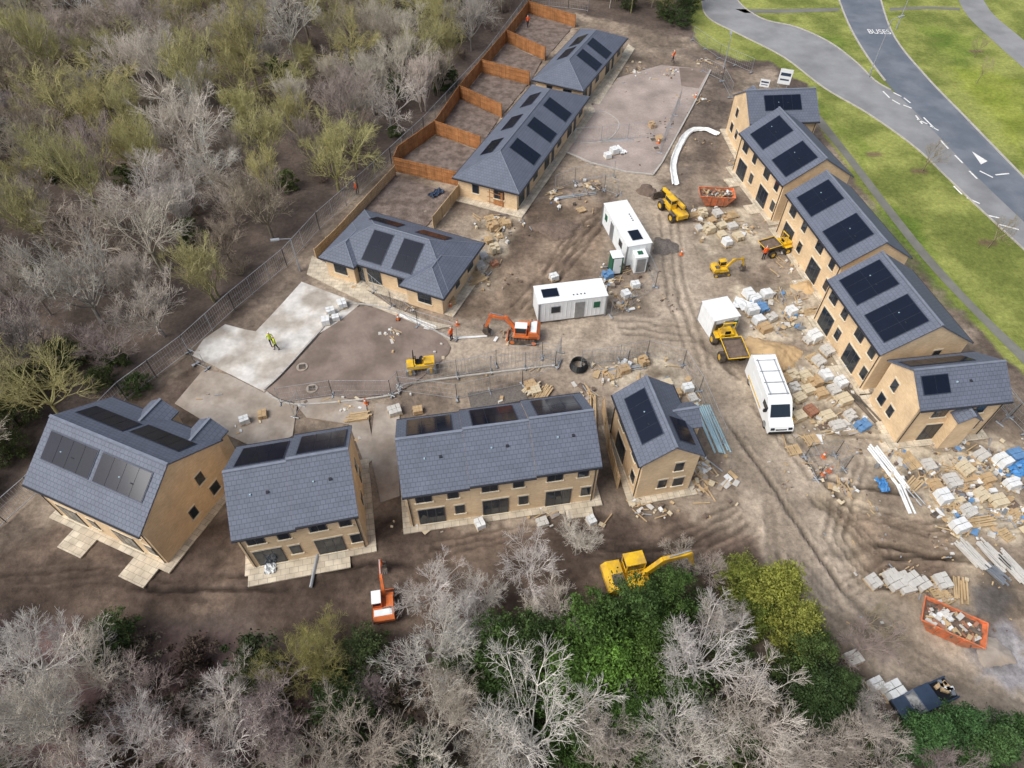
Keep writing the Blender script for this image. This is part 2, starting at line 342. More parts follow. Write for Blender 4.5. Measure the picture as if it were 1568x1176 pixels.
to=bpy.data.objects.new('road_lettering',cu); col.objects.link(to); to.location=(*site(1348,52)[:2],.032); to.scale=(.75,1.3,1); to.rotation_euler=(0,0,math.radians(-4)); cu.materials.append(MATS['road_paint'])
sheet('concrete_slab',[(295,545),(312,520),(345,497),(375,505),(392,508),(428,470),(462,432),(552,466),(520,492),(488,512),(430,572),(405,600),(350,572)],'concrete',.06,.16)
sheet('driveway_base',[(268,618),(312,566),(350,574),(405,602),(455,622),(448,668),(400,690),(345,665)],'concrete_old',.05,.15)
sheet('tarmac_base_course',smooth([(408,598),(435,574),(490,514),(522,480),(555,470),(610,482),(662,505),(690,532),(668,560),(618,596),(560,608),(450,616),(408,598)],3),'tar_base',.055,.15)
kerb('access_kerb',smooth([(408,602),(450,620),(560,612),(610,602),(628,588),(850,560)]),.15,.14)
kerb('access_kerb',smooth([(404,598),(432,572),(488,510),(520,476),(548,466),(612,480),(690,520)]),.15,.14)
sheet('parking_block_paving',[(868,232),(898,168),(922,152),(945,120),(1012,100),(1087,107),(1060,160),(1012,248),(1000,266),(960,262),(905,248)],'block_paving',.05,.15)
kerb('parking_kerb',[(868,234),(905,250),(960,264),(1000,268),(1013,250),(1062,160),(1088,108)],.2,.14)
kerb('parking_kerb',smooth([(888,220),(930,215),(948,190),(925,172),(900,176)]),.12,.1)
sheet('parking_tarmac',[(1040,104),(1086,106),(1070,136),(1043,132)],'tar_base',.056,.05)
sheet('patio_slabs',[(575,618),(612,622),(612,760),(583,770),(566,690)],'concrete_old',.06,.15)
sheet('footpath_slabs',[(800,303),(815,310),(912,170),(905,160)],'flagstone',.065,.15)
sheet('footpath_slabs',[(905,158),(918,160),(972,75),(962,68)],'flagstone',.065,.15)
sheet('footpath_slabs',[(450,615),(510,607),(560,618),(575,700),(560,715),(535,650),(470,640)],'concrete_old',.07,.15)
sheet('footpath_slabs',[(478,392),(500,404),(600,470),(650,490),(692,500),(660,506),(560,465),(470,420)],'flagstone',.075,.15)
sheet('garden_gravel_bed',[(716,602),(800,590),(808,612),(722,628)],'gravel_dark',.06,.15)
for pl in ([(612,245),(668,208),(735,232),(702,272)],[(668,205),(705,152),(765,180),(733,228)],[(706,150),(738,112),(808,130),(768,178)],[(740,110),(775,68),(830,92),(812,126)],[(776,66),(808,22),(878,40),(835,90)],[(510,372),(602,268),(695,298),(650,350),(600,340)]):
    sheet('garden_soil',pl,'garden_soil',.045,.1)
# ---------------- houses
def frame(A,B,C,eave):
    a,b,c=site(*A,eave),site(*B,eave),site(*C,eave)
    L=(b-a).length; Wd=(c-b).length
    t1=math.atan2(b.y-a.y,b.x-a.x); t2=math.atan2(c.y-b.y,c.x-b.x)-math.pi/2
    dt=(t2-t1+math.pi)%(2*math.pi)-math.pi; t=t1+dt/2; ce=(a+c)/2
    return L,Wd,t,Vector((ce.x,ce.y,0))
class Wall:
    def __init__(s,hx,hy): s.hx=hx;s.hy=hy;s.mb=MB()
    def b(s,side,u,z,w,h,off,th,mat):
        if side=='f': s.mb.box((u,-s.hy-off,z),(w,th,h),mat)
        if side=='k': s.mb.box((u,s.hy+off,z),(w,th,h),mat)
        if side=='l': s.mb.box((-s.hx-off,u,z),(th,w,h),mat)
        if side=='r': s.mb.box((s.hx+off,u,z),(th,w,h),mat)
    def win(s,side,u,z,w,h,n=2):
        s.b(side,u,z,w,h,0,.10,'frame_dark')
        pw=(w-.08)/n
        for i in range(n): s.b(side,u-w/2+.04+pw*(i+.5),z,pw-.07,h-.14,.02,.08,'glass')
        s.b(side,u,z-h/2-.05,w+.2,.09,.03,.16,'stone_trim'); s.b(side,u,z+h/2+.09,w+.2,.17,0,.05,'stone_trim')
    def door(s,side,u,mat='frame_dark'):
        s.b(side,u,1.1,1.0,2.1,0,.1,'stone_trim'); s.b(side,u,1.1,.86,2.0,.02,.1,mat); s.b(side,u,1.55,.3,.7,.03,.11,'glass')
def pv_array(mb,Wd,eave,th,side,cx,t,cols,rows,pw=1.05,ph=1.6):
    s=-1 if side=='f' else 1; SL=(Wd/2)/math.cos(th); d0=t*SL-rows*ph/2
    co,si=math.cos(th),math.sin(th)
    def P(x,d,o): return (cx+x, s*(Wd/2-d*co)+s*si*o, eave+d*si+co*o)
    def sl(x0,x1,a,b,o,mat):
        q=[P(x0,a,o),P(x1,a,o),P(x1,b,o),P(x0,b,o)]
        if s>0: q=q[::-1]
        mb.slab(q,.04,mat)
    w=cols*pw; sl(-w/2-.05,w/2+.05,d0-.05,d0+rows*ph+.05,.05,'pv_frame')
    for i in range(cols):
        for j in range(rows): sl(-w/2+i*pw+.015,-w/2+(i+1)*pw-.015,d0+j*ph+.015,d0+(j+1)*ph-.015,.07,'pv_cell')
def gable_piece(mb,x0,x1,Wd,eave,th,dy=0):
    rise=Wd/2*math.tan(th); T=.14
    for s in(-1,1):
        q=[(x0,dy+s*Wd/2,eave),(x1,dy+s*Wd/2,eave),(x1,dy,eave+rise),(x0,dy,eave+rise)]
        if s>0:q=q[::-1]
        mb.slab(q,T,'roof_tile')
        mb.box(((x0+x1)/2,dy+s*(Wd/2+.05),eave-.1),(x1-x0,.12,.1),'gutter')
    mb.box(((x0+x1)/2,dy,eave+rise+.01),(x1-x0,.2,.07),'ridge_cap')
def gable_walls(mb,x0,x1,hy,z1,th,Wd,dy=0):
    rise=hy*math.tan(th); ov=(Wd/2-hy)*math.tan(th); e=z1+ov-.16
    pr=[(-hy+dy,0),(hy+dy,0),(hy+dy,e),(dy,e+rise),(-hy+dy,e)]
    n=5;i=len(mb.v);m=mb.mi('buff_brick')
    mb.v+=[(x0,p[0],p[1]) for p in pr]+[(x1,p[0],p[1]) for p in pr]
    for k in range(n):
        mb.f.append((i+k,i+n+k,i+n+(k+1)%n,i+(k+1)%n)); mb.m.append(m)
    mb.f.append(tuple(i+k for k in reversed(range(n)))); mb.m.append(m)
    mb.f.append(tuple(i+n+k for k in range(n))); mb.m.append(m)
def cross_gable(roof,wl,cx,side,w,proj,Wd,eave,th,low=0.):
    s=-1 if side=='f' else 1; rise=w/2*math.tan(th); e=eave-low; back=(Wd/2)-min(Wd/2-.2,(rise+.0)/math.tan(th)+.6)
    y1=s*(Wd/2+proj); y0=s*back if low<.5 else s*(Wd/2-.4)
    for t in(-1,1):
        q=[(cx+t*w/2,y1,e),(cx,y1,e+rise),(cx,y0,e+rise),(cx+t*w/2,y0,e)]
        n=(Vector(q[1])-Vector(q[0])).cross(Vector(q[2])-Vector(q[1]))
        if n.z<0:q=q[::-1]
        roof.slab(q,.12,'roof_tile')
    roof.box((cx,(y0+y1)/2,e+rise+.01),(.2,abs(y1-y0),.07),'ridge_cap')
    hw=w/2-.15; yy=y1-s*.15
    a=[(cx-hw,0),(cx+hw,0),(cx+hw,e-.05),(cx,e-.05+hw*math.tan(th)),(cx-hw,e-.05)]
    wl.ext(a,yy,s*(Wd/2-.6),'buff_brick')
def house(name,A,B,C,units,pvs,eave=4.65,th=33,cross=(),step=.18,gw='',ends=()):
    L,Wd,rz,ce=frame(A,B,C,eave); th=math.radians(th)
    E=empty(name,ce,rz); roof=MB(); walls=MB(); hx=L/2-.12; hy=Wd/2-.32
    wl=Wall(hx,hy); ul=L/units
    for i in range(units):
        x0=-L/2+i*ul; dz=step*i
        gable_piece(roof,x0,x0+ul-.004,Wd,eave+dz,th)
        gable_walls(walls,x0+(.12 if i==0 else 0),x0+ul-(.12 if i==units-1 else 0.004),hy,eave+dz,th,Wd)
        c=x0+ul/2
        for s in('f','k'):
            wl.win(s,c-ul*.2,3.7+dz,1.15,1.05); wl.win(s,c+ul*.24,3.7+dz,.8,1.05,1)
            if s=='f': wl.win(s,c-ul*.12,1.15,1.9,2.0,3); wl.win(s,c+ul*.32,1.5,.7,1.1,1)
            else: wl.door(s,c+ul*.25); wl.win(s,c-ul*.18,1.5,1.3,1.2)
        roof.box((c+.6,-Wd*.2,eave+dz+ Wd*.3*math.tan(th)+.03),(.2,.2,.08),'gutter'); roof.box((c-.5,-Wd*.2,eave+dz+ Wd*.3*math.tan(th)+.03),(.1,.1,.14),'pale_blue')
    for g in ('l','r'):
        if g in gw:
            wl.win(g,hy*.35,3.6,.65,1.0,1); wl.win(g,-hy*.1,1.6,.65,1.0,1); wl.win(g,hy*.5,1.5,.8,1.0,1)
    pm=MB()
    for q in pvs:
        side,xf,t,c_,r_=q[:5]; ph=q[5] if len(q)>5 else 1.6
        i=min(units-1,max(0,int((xf)*units)))
        pv_array(pm,Wd,eave+step*i,th,side,-L/2+xf*L,t,c_,r_,ph=ph)
    for side,xf,w,pr,low in cross: cross_gable(roof,walls,-L/2+xf*L,side,w,pr,Wd,eave,th,low)
    for sx in(-1,1):
        for sy in(-1,1): walls.cyl((sx*(hx-.2),sy*(hy+.06),0),(sx*(hx-.2),sy*(hy+.06),eave-.1),.04,.04,6,'gutter')
    walls.obj('walls',parent=E); roof.obj('roof',parent=E); wl.mb.obj('windows',parent=E); pm.obj('solar_panels',parent=E)
    pb=MB(); pb.box((0,0,.04),(L+.9,Wd+.5,.14),'flagstone')
    for x,w,d in ends: pb.box((x*L,-Wd/2-d/2-.2,.05),(w,d,.15),'flagstone')
    pb.obj('paving',parent=E)
    return E
house('brick_house',(37,740),(213,825),(337,675),2,[('f',.27,.62,4,1,2.),('f',.72,.62,4,1,2.),('k',.27,.55,4,1),('k',.72,.5,4,1)],cross=[('k',.42,2.6,.9,0.),('k',.86,2.6,.9,0.)],step=.0,gw='r',ends=((-.2,2.2,1.6),(.35,2.2,1.6)))
house('brick_house',(357,825),(553,795),(537,658),2,[('k',.27,.52,3,2,1.6),('k',.77,.52,3,2,1.6)],step=.25,gw='r',ends=((-.1,7.,.9),))
house('brick_house',(613,767),(918,715),(890,603),3,[('k',.17,.53,3,2,1.6),('k',.5,.53,3,2,1.6),('k',.83,.53,3,2,1.6)],step=.2,ends=((.4,2.,.8),))
house('brick_house',(940,605),(978,717),(1077,697),1,[('f',.46,.55,4,1,1.7),('k',.72,.5,2,1)],cross=[('k',.45,2.4,.8,0.)],gw='r',th=35)
house('brick_house',(1410,632),(1548,612),(1494,536),1,[('f',.2,.6,2,1,1.4),('k',.4,.5,5,1,1.4)],cross=[('f',.55,2.0,.8,1.)],gw='l',th=34)
E3=((-.25,1.6,1.3),(.25,1.6,1.3))
house('brick_house',(1277,432),(1345,550),(1478,520),2,[('f',.25,.52,3,2,1.75),('f',.73,.52,3,2,1.75)],gw='r',step=.0,ends=E3)
house('brick_house',(1211,298),(1283,412),(1388,393),2,[('f',.25,.52,3,2),('f',.73,.52,3,2)],gw='r',step=.0,ends=E3)
house('brick_house',(1140,205),(1195,288),(1298,268),2,[('f',.27,.52,3,2,1.7),('f',.77,.52,3,2,1.7)],gw='r',step=.0,ends=E3)
house('brick_house',(1143,196),(1241,180),(1229,136),1,[('f',.5,.6,4,1,1.8)],gw='l',cross=[('k',.3,2.2,.6,0.)])
def hip(roof,x0,x1,y0,y1,eave,th):
    Wd=y1-y0; rise=Wd/2*math.tan(th); yc=(y0+y1)/2; a=x0+Wd/2; b=x1-Wd/2
    if a>b: a=b=(a+b)/2
    T=.14; R1=(a,yc,eave+rise);R2=(b,yc,eave+rise)
    roof.slab([(x0,y0,eave),(x1,y0,eave),R2,R1],T,'roof_tile'); roof.slab([(x1,y1,eave),(x0,y1,eave),R1,R2],T,'roof_tile')
    roof.slab([(x0,y1,eave),(x0,y0,eave),R1],T,'roof_tile') ; roof.slab([(x1,y0,eave),(x1,y1,eave),R2],T,'roof_tile')
    roof.cyl((a,yc,eave+rise),(b+.001,yc,eave+rise),.06,.06,6,'ridge_cap')
    for y in(y0,y1): roof.cyl((x0,y,eave),(a,yc,eave+rise),.045,.045,5,'ridge_cap'); roof.cyl((x1,y,eave),(b,yc,eave+rise),.045,.045,5,'ridge_cap')
    for y in(y0-.05,y1+.05): roof.box(((x0+x1)/2,y,eave-.1),(x1-x0+.2,.12,.1),'gutter')
    for x in(x0-.05,x1+.05): roof.box((x,(y0+y1)/2,eave-.1),(.12,y1-y0,.1),'gutter')
def bungalow(name,A,B,C,pvs,wings=(),eave=2.5,th=27,units=3):
    L,Wd,rz,ce=frame(A,B,C,eave); th=math.radians(th); E=empty(name,ce,rz)
    roof=MB();walls=MB(); hip(roof,-L/2,L/2,-Wd/2,Wd/2,eave,th)
    hx=L/2-.4;hy=Wd/2-.4; walls.box((0,0,eave/2-.02),(2*hx,2*hy,eave-.04),'buff_brick')
    wl=Wall(hx,hy); ul=L/units
    for i in range(units):
        c=-L/2+ul*(i+.5)
        for s in('f','k'):
            wl.win(s,c-ul*.25,1.45,1.2,1.2); wl.door(s,c+.05*ul); wl.win(s,c+ul*.28,1.2,1.5,1.9,2)
    for s in('l','r'): wl.win(s,hy*.4,1.5,1.2,1.1); wl.win(s,-hy*.4,1.5,.8,1.1,1)
    for (x0,x1,y0,y1) in wings:
        r2=MB(); hip(r2,y0,y1,-x1,-x0,eave+.01,th)
        off=len(roof.v); roof.v+=[(-v[1],v[0],v[2]) for v in r2.v]
        for f,mm in zip(r2.f,r2.m): roof.f.append(tuple(k+off for k in f)); roof.m.append(roof.mi(r2.ml[mm]))
        walls.box(((x0+x1)/2,(y0+y1)/2,eave/2-.03),(x1-x0-.8,y1-y0-.8,eave-.05),'buff_brick')
        wl.mb.box(((x0+x1)/2,y0+.4,1.45),(1.4,.1,1.2),'frame_dark'); wl.mb.box(((x0+x1)/2-.33,y0+.38,1.45),(.6,.1,1.05),'glass'); wl.mb.box(((x0+x1)/2+.33,y0+.38,1.45),(.6,.1,1.05),'glass'); wl.mb.box(((x0+x1)/2,y0+.36,.8),(1.6,.16,.1),'stone_trim')
    pm=MB()
    for side,xf,t,c_,r_ in pvs: pv_array(pm,Wd,eave,th,side,-L/2+xf*L,t,c_,r_)
    walls.obj('walls',parent=E); roof.obj('roof',parent=E); wl.mb.obj('windows',parent=E); pm.obj('solar_panels',parent=E)
    pb=MB(); pb.box((0,0,.03),(L+1.2,Wd+1.2,.11),'flagstone'); pb.obj('paving',parent=E)
bungalow('brick_bungalow',(501,385),(687,452),(735,375),[('f',.38,.5,2,2),('f',.62,.5,2,2),('k',.3,.55,3,1),('k',.68,.55,3,1)],wings=[(2.3,6.85,-4.9,1.5),(-6.85,-2.9,-4.5,1.5)],units=2)
bungalow('brick_bungalow',(810,128),(700,272),(800,300),[('f',.25,.55,3,1),('f',.5,.55,3,1),('f',.75,.55,3,1),('k',.28,.5,2,2),('k',.5,.5,2,2),('k',.72,.5,2,2)])
bungalow('brick_bungalow',(885,42),(822,122),(898,142),[('f',.35,.55,3,1),('f',.6,.55,3,1),('k',.4,.5,2,2),('k',.62,.5,2,2)],units=2)
# ---------------- fences
def timber_fence(name,pl,h=1.8,mat='wood_boards'):
    mb=MB();P=[site(*p) for p in pl]
    for a,b in zip(P[:-1],P[1:]):
        d=b-a; n=max(1,round(d.length/1.9)); rz=math.atan2(d.y,d.x); nn=Vector((-d.y,d.x,0)).normalized()
        for i in range(n+1):
            q=a+d*i/n; mb.box((q.x,q.y,h/2+.05),(.1,.1,h+.12),mat,rz=rz)
        for i in range(n):
            q=a+d*(i+.5)/n; w=d.length/n-.1; mb.box((q.x,q.y,h/2),(w,.03,h),mat,rz=rz)
            for z in(.3,h*.5,h-.3):
                g=q-nn*.04; mb.box((g.x,g.y,z),(w,.05,.07),mat,rz=rz)
            mb.box((q.x,q.y,h+.02),(w,.07,.04),mat,rz=rz)
    return mb.obj(name)
timber_fence('timber_fence',[(605,262),(612,245),(668,205),(705,150),(738,110),(776,64),(809,20),(880,42)])
timber_fence('timber_fence',[(605,262),(702,285),(712,300),(770,318)])
timber_fence('timber_fence',[(668,206),(736,230)]); timber_fence('timber_fence',[(705,151),(768,180)]); timber_fence('timber_fence',[(738,111),(810,130)]); timber_fence('timber_fence',[(776,65),(834,92)])
timber_fence('timber_fence',[(485,396),(520,362),(606,268)],1.2,'pale_boards'); timber_fence('timber_fence',[(704,300),(664,350)],1.5,'pale_boards')
timber_fence('timber_fence',[(922,628),(930,690),(945,748)],1.6,'pale_boards')
def mesh_fence(name,pl,h=2.,step=3.4,sp=.3,mat='galv',r=.022,feet=True,wr=.009):
    segs=[];P=[site(*p) for p in pl]; Zv=Vector((0,0,1))
    for a,b in zip(P[:-1],P[1:]):
        d=b-a;n=max(1,round(d.length/step))
        for i in range(n+1):
            q=a+d*i/n; segs.append((q,q+Zv*(h+.05),r*1.3,r*1.3))
            if feet:
                nn=Vector((-d.y,d.x,0)).normalized()*.35; segs.append((q-nn+Zv*.07,q+nn+Zv*.07,.09,.09))
        for z in(.2,h): segs.append((a+Zv*z,b+Zv*z,r,r))
        for z in(h*.35,h*.65): segs.append((a+Zv*z,b+Zv*z,wr,wr))
        k=int(d.length/sp)
        for i in range(k):
            q=a+d*(i+.5)/k; segs.append((q+Zv*.2,q+Zv*h,wr,wr))
    return put(name,segmesh(name,segs,[mat]))
mesh_fence('security_fence',[(-40,850),(10,800),(60,755),(120,690),(195,612),(240,578),(290,540),(360,475),(440,408),(490,352),(550,298),(600,252),(650,205),(700,150),(745,100),(800,25),(812,8),(870,14),(900,18)],2.2,2.8,.25,'galv',.032,False,.01)
for pl in ([(290,540),(300,558),(318,566)],[(430,618),(510,606),(600,606),(612,592),(700,575),(855,558)],[(612,600),(700,612),(800,590),(850,562),(858,540)],[(548,425),(600,470),(640,500),(700,520)],[(700,578),(760,560),(830,548),(858,555)],[(878,300),(925,292),(945,300)],[(850,292),(880,280),(940,270)],[(985,400),(1003,440),(960,475),(935,485)],[(905,560),(990,545),(1045,560),(1070,600),(1105,680)],[(1232,700),(1250,735),(1292,720),(1278,698),(1232,700)],[(1075,110),(1105,125),(1118,150)],[(1060,62),(1100,90),(1150,112)],[(1525,620),(1568,665)],[(890,560),(960,560),(940,590)],[(1040,160),(1010,235)],[(880,220),(1000,210)],[(452,640),(462,622)],[(1515,600),(1545,640),(1530,650)]):
    mesh_fence('temporary_fence',pl)
# ---------------- trees
def rv(r):
    while True:
        v=Vector((r.uniform(-1,1),r.uniform(-1,1),r.uniform(-1,1)))
        if .05<v.length<1: return v.normalized()
def make_tree(seed,H=9.,limbs=7,trunk=.3,spread=.75,up=.12,cnt=(5,5,4,3),thick=1.1,stems=1,last=5):
    r=random.Random(seed); segs=[];mi=[]
    Ls=[H*trunk,H*.5,H*.27,H*.16,H*.1,H*.06]; Rs=[.18,.1,.055,.032,.02,.013]
    def grow(p,d,L_,rad,lev):
        n=(4,5,4,3,2,1)[lev]; pts=[p]; dirs=[d]; rr=rad
        for i in range(n):
            d=(d+rv(r)*(.1 if lev==0 else .2)+Vector((0,0,up))).normalized(); q=p+d*(L_/n); r2=max(rad*(1-.7*(i+1)/n),.007*thick) if lev else rad*(1-.25*(i+1)/n)
            segs.append((p,q,rr,r2)); mi.append(1 if lev<1 else 0); p=q;rr=r2; pts.append(p);dirs.append(d)
        if lev>=last: return
        k=limbs if lev==0 else cnt[lev-1]
        for j in range(k):
            t=r.uniform(.75,1.) if lev==0 else (1. if j==0 else r.uniform(.22,1.))
            f=t*n; i=min(n-1,int(f)); q=pts[i].lerp(pts[i+1],f-i); dd=dirs[i+1]
            pr=dd.cross(rv(r)).normalized(); 
            if lev==0:
                a=2*math.pi*(j+r.random()*.6)/k; pr=Vector((math.cos(a),math.sin(a),0)); al=r.uniform(.25,1.)*spread*1.35
            else: al=r.uniform(.45,.95) if j else .2
            nd=(dd*math.cos(al)+pr*math.sin(al)).normalized()
            ln=Ls[lev+1]*r.uniform(.65,1.15)*(1-.35*t if lev else 1)
            grow(q,nd,ln,Rs[lev+1]*thick*r.uniform(.8,1.1),lev+1)
    for s in range(stems):
        a=r.random()*6.28; o=Vector((math.cos(a),math.sin(a),0))*(.5 if stems>1 else 0)
        grow(o,(Vector((0,0,1))+o*(.5 if stems>1 else .05)).normalized(),Ls[0],Rs[0]*thick,0)
    return segmesh('bare_tree_mesh',segs,['bark','trunk_bark'],mi)
TW=[make_tree(1,9.5,8,.28,.8,.10),make_tree(2,10,7,.33,.6,.16),make_tree(3,8.5,8,.22,.9,.1),make_tree(4,9,7,.3,.7,.02),make_tree(5,8,4,.15,.6,.18,(5,4,4,3),.9,3)]
TF=[make_tree(31,9.5,9,.25,.85,.1,(5,5,4,4),.9),make_tree(32,10,8,.3,.7,.13,(5,5,4,4),.9),make_tree(33,8.5,10,.2,.95,.08,(5,5,4,4),.9),make_tree(34,9,7,.28,.75,.03,(5,5,4,4),.85),make_tree(35,8,5,.15,.65,.16,(5,4,4,4),.7,3)]
SM=[make_tree(11,4.5,5,.3,.7,.15,(4,4,3,2),.5),make_tree(12,5.5,5,.35,.5,.2,(4,4,3,2),.5)]
SHR=[make_tree(21,3.,6,.08,.9,.12,(4,4,3),.6,2,4),make_tree(22,2.4,7,.06,1.,.1,(4,4,3),.6,2,4)]
def leafmesh(seed,H,R,n,leaf,conifer=False,nb=70):
    r=np.random.RandomState(seed); rr=random.Random(seed); cs=[]
    for i in range(nb):
        z=rr.uniform(.1,.97)*H; rad=R*(1-z/H)**.8 if conifer else R*math.sin(math.pi*min(.97,(z/H)*.85+.12))
        a=rr.uniform(0,6.28); q=rad*rr.uniform(.35,1.15); cs.append((q*math.cos(a),q*math.sin(a),z,rr.uniform(.08,.25)*R))
    per=n//nb; V=[]
    for (x,y,z,s) in cs:
        p=r.normal(size=(per,3))*.55*s*np.array((1.1,1.1,.6)); p+=(x,y,z); V.append(p)
    P=np.concatenate(V); N_=len(P)
    a=r.normal(size=(N_,3)); a/=np.linalg.norm(a,axis=1,keepdims=True); b=r.normal(size=(N_,3)); b=np.cross(a,b); b/=np.linalg.norm(b,axis=1,keepdims=True)
    sz=leaf*(.5+r.rand(N_,1)); a*=sz;b*=sz*.5
    Q=np.stack([P-a,P-b,P+a,P+b],1).reshape(-1,3)
    segs=[((0,0,0),(0,0,H*.85),.14,.04)]+[((0,0,c[2]*.75),c[:3],.045,.015) for c in cs]
    me=bpy.data.meshes.new('evergreen_mesh')
    S=segmesh('t',[(Vector(s[0]),Vector(s[1]),s[2],s[3]) for s in segs],['trunk_bark']); sv=[tuple(v.co) for v in S.vertices]; sf=[tuple(p.vertices) for p in S.polygons]; k=len(sv)
    me.from_pydata(sv+[tuple(q) for q in Q],[],sf+[(k+4*i,k+4*i+1,k+4*i+2,k+4*i+3) for i in range(N_)])
    me.materials.append(MATS['trunk_bark']); me.materials.append(MATS['leaf'])
    me.polygons.foreach_set('material_index',[0]*len(sf)+[1]*N_); me.update(); return me
EV=[leafmesh(1,7,2.8,12000,.1),leafmesh(2,8,2.8,14000,.1,True,100),leafmesh(3,5,3.,10000,.1,nb=90)]
BU=[leafmesh(5,1.8,1.8,2600,.09,nb=28),leafmesh(6,2.4,1.6,2600,.1,nb=28)]
def inpoly(x,y,P):
    c=False;j=len(P)-1
    for i in range(len(P)):
        if (P[i][1]>y)!=(P[j][1]>y) and x<(P[j][0]-P[i][0])*(y-P[i][1])/(P[j][1]-P[i][1]+1e-12)+P[i][0]: c=not c
        j=i
    return c
def tint(c,r,v=.12):
    l=lin(c); k=r.uniform(1-v,1+v); return (l[0]*k*r.uniform(.97,1.03),l[1]*k,l[2]*k*r.uniform(.95,1.05),1)
TC=[(184,176,164),(168,159,147),(196,189,178),(172,166,118),(166,154,147),(156,145,128),(174,168,118),(190,181,168)]
def vn1(x,y): return float(vnoise(np.array([x]),np.array([y]),12.,123)[0])
def scatter(parent,poly,sp,meshes,cols,smin,smax,seed,name):
    r=random.Random(seed);P=W(poly); xs=[p[0] for p in P];ys=[p[1] for p in P]; pts=[];g={}
    x0,x1,y0,y1=max(min(xs),-88),min(max(xs),92),max(min(ys),3),min(max(ys),140)
    for _ in range(int((x1-x0)*(y1-y0)/sp/sp*9)):
        x=r.uniform(x0,x1);y=r.uniform(y0,y1)
        if not inpoly(x,y,P): continue
        k=(int(x//sp),int(y//sp)); ok=True
        for i in(-1,0,1):
            for j in(-1,0,1):
                for q in g.get((k[0]+i,k[1]+j),()):
                    if (q[0]-x)**2+(q[1]-y)**2<sp*sp: ok=False
        if not ok: continue
        g.setdefault(k,[]).append((x,y)); pts.append((x,y))
    for x,y in pts:
        o=put(name,r.choice(meshes),(x,y,-.05),r.uniform(0,6.28),parent); s=r.uniform(smin,smax); o.scale=(s,s,s*r.uniform(.85,1.1)); o.rotation_euler[0]=r.uniform(-.06,.06)
        ci=int(vn1(x,y)*len(cols)*1.6+r.random()*2)%len(cols); o.color=tint(cols[ci],r)
    return len(pts)
WOOD=[(-350,860),(-60,790),(0,735),(50,690),(100,650),(185,590),(280,515),(430,372),(520,295),(600,225),(690,128),(780,8),(778,-180),(-900,-180),(-900,500)]
wd=empty('woodland')
c1=scatter(wd,WOOD,3.9,TW,TC,.7,1.15,1,'bare_tree')
wu=empty('woodland_undergrowth')
c2=scatter(wu,WOOD,6.,SHR,[(134,120,108),(126,112,101),(146,134,114),(118,104,92)],.8,1.3,2,'bare_shrub')
c3=scatter(wu,WOOD,9.,BU,[(74,88,50),(66,80,46),(88,98,58)],.7,1.4,3,'ivy_shrub')
TOP=[(800,-10),(830,-10),(1000,30),(1058,20),(1065,-170),(780,-170)]
scatter(wd,TOP,3.2,TW,TC,.6,.85,4,'bare_tree')
for (x,y,s,c) in ((1040,40,.75,(60,74,42)),(1018,30,.6,(66,78,44)),(960,15,.5,(70,80,50)),(1052,15,.7,(64,76,42)),(610,150,.5,(70,96,46)),(215,600,.4,(70,84,50)),(30,650,.6,(78,86,54)),(110,560,.6,(80,90,56)),(60,600,.6,(76,84,50)),(20,700,.5,(72,82,48)),(160,590,.4,(76,86,50))):
    o=put('evergreen_tree',EV[0 if x>300 else 2],site(x,y),x,None,0,s); o.color=(*lin(c),1)
BOT=[(-250,1000),(0,960),(300,1010),(560,1030),(700,1020),(960,1000),(1230,1030),(1330,1130),(1480,1200),(1700,1300),(1700,1500),(-400,1500)]
c4=scatter(wu,BOT,3.,SHR,[(138,120,114),(122,106,98),(146,132,122),(112,97,88)],.7,1.2,6,'bare_shrub')
c5=scatter(wu,BOT,2.7,BU,[(60,72,44),(54,66,40),(74,86,48),(92,84,70),(84,72,62)],.7,1.4,7,'ivy_shrub')
WH=(212,205,195); GY=(184,175,164); YG=(160,153,98); PU=(164,149,144)
r=random.Random(9)
for i,(x,y,s,c,k) in enumerate([(25,1010,.75,WH,0),(125,1030,.65,WH,2),(70,1110,.85,GY,1),(215,1060,.6,PU,3),(190,1130,.7,WH,0),(330,1060,.6,GY,2),(330,1140,.75,WH,3),(465,1000,.72,YG,4),(500,965,.4,YG,2),(430,1110,.7,PU,1),(560,1130,.75,GY,0),(655,890,.55,WH,2),(665,985,.72,WH,0),(725,965,.6,WH,2),(690,1080,.65,GY,1),(815,860,.55,WH,3),(885,825,.45,WH,1),(855,925,.5,WH,2),(820,1120,.95,WH,0),(930,1130,.6,GY,1),(1010,1110,.65,WH,2),(1075,1010,.75,WH,0),(1150,1080,.8,WH,2),(1060,1150,.7,WH,3),(1100,950,.5,GY,1),(1200,1140,.75,GY,0),(1300,1150,.6,GY,1),(1045,850,.33,GY,3),(1330,980,.45,PU,3),(1330,1090,.4,GY,1),(1090,865,.3,GY,0),(760,1170,.6,GY,1),(640,1170,.7,WH,2),(1465,1170,.5,PU,0),(1370,1160,.5,GY,3),(250,1170,.7,PU,2),(100,1175,.7,GY,3),(480,1175,.7,GY,0),(910,1180,.65,GY,2),(745,900,.4,WH,0),(560,1050,.45,PU,4),(-10,1090,.8,GY,2)]):
    p=site(x,y,5.5*s); o=put('bare_tree',TF[k],(p.x,p.y,-.05),r.uniform(0,6.28),None,0,s); o.color=tint(c,r,.08)
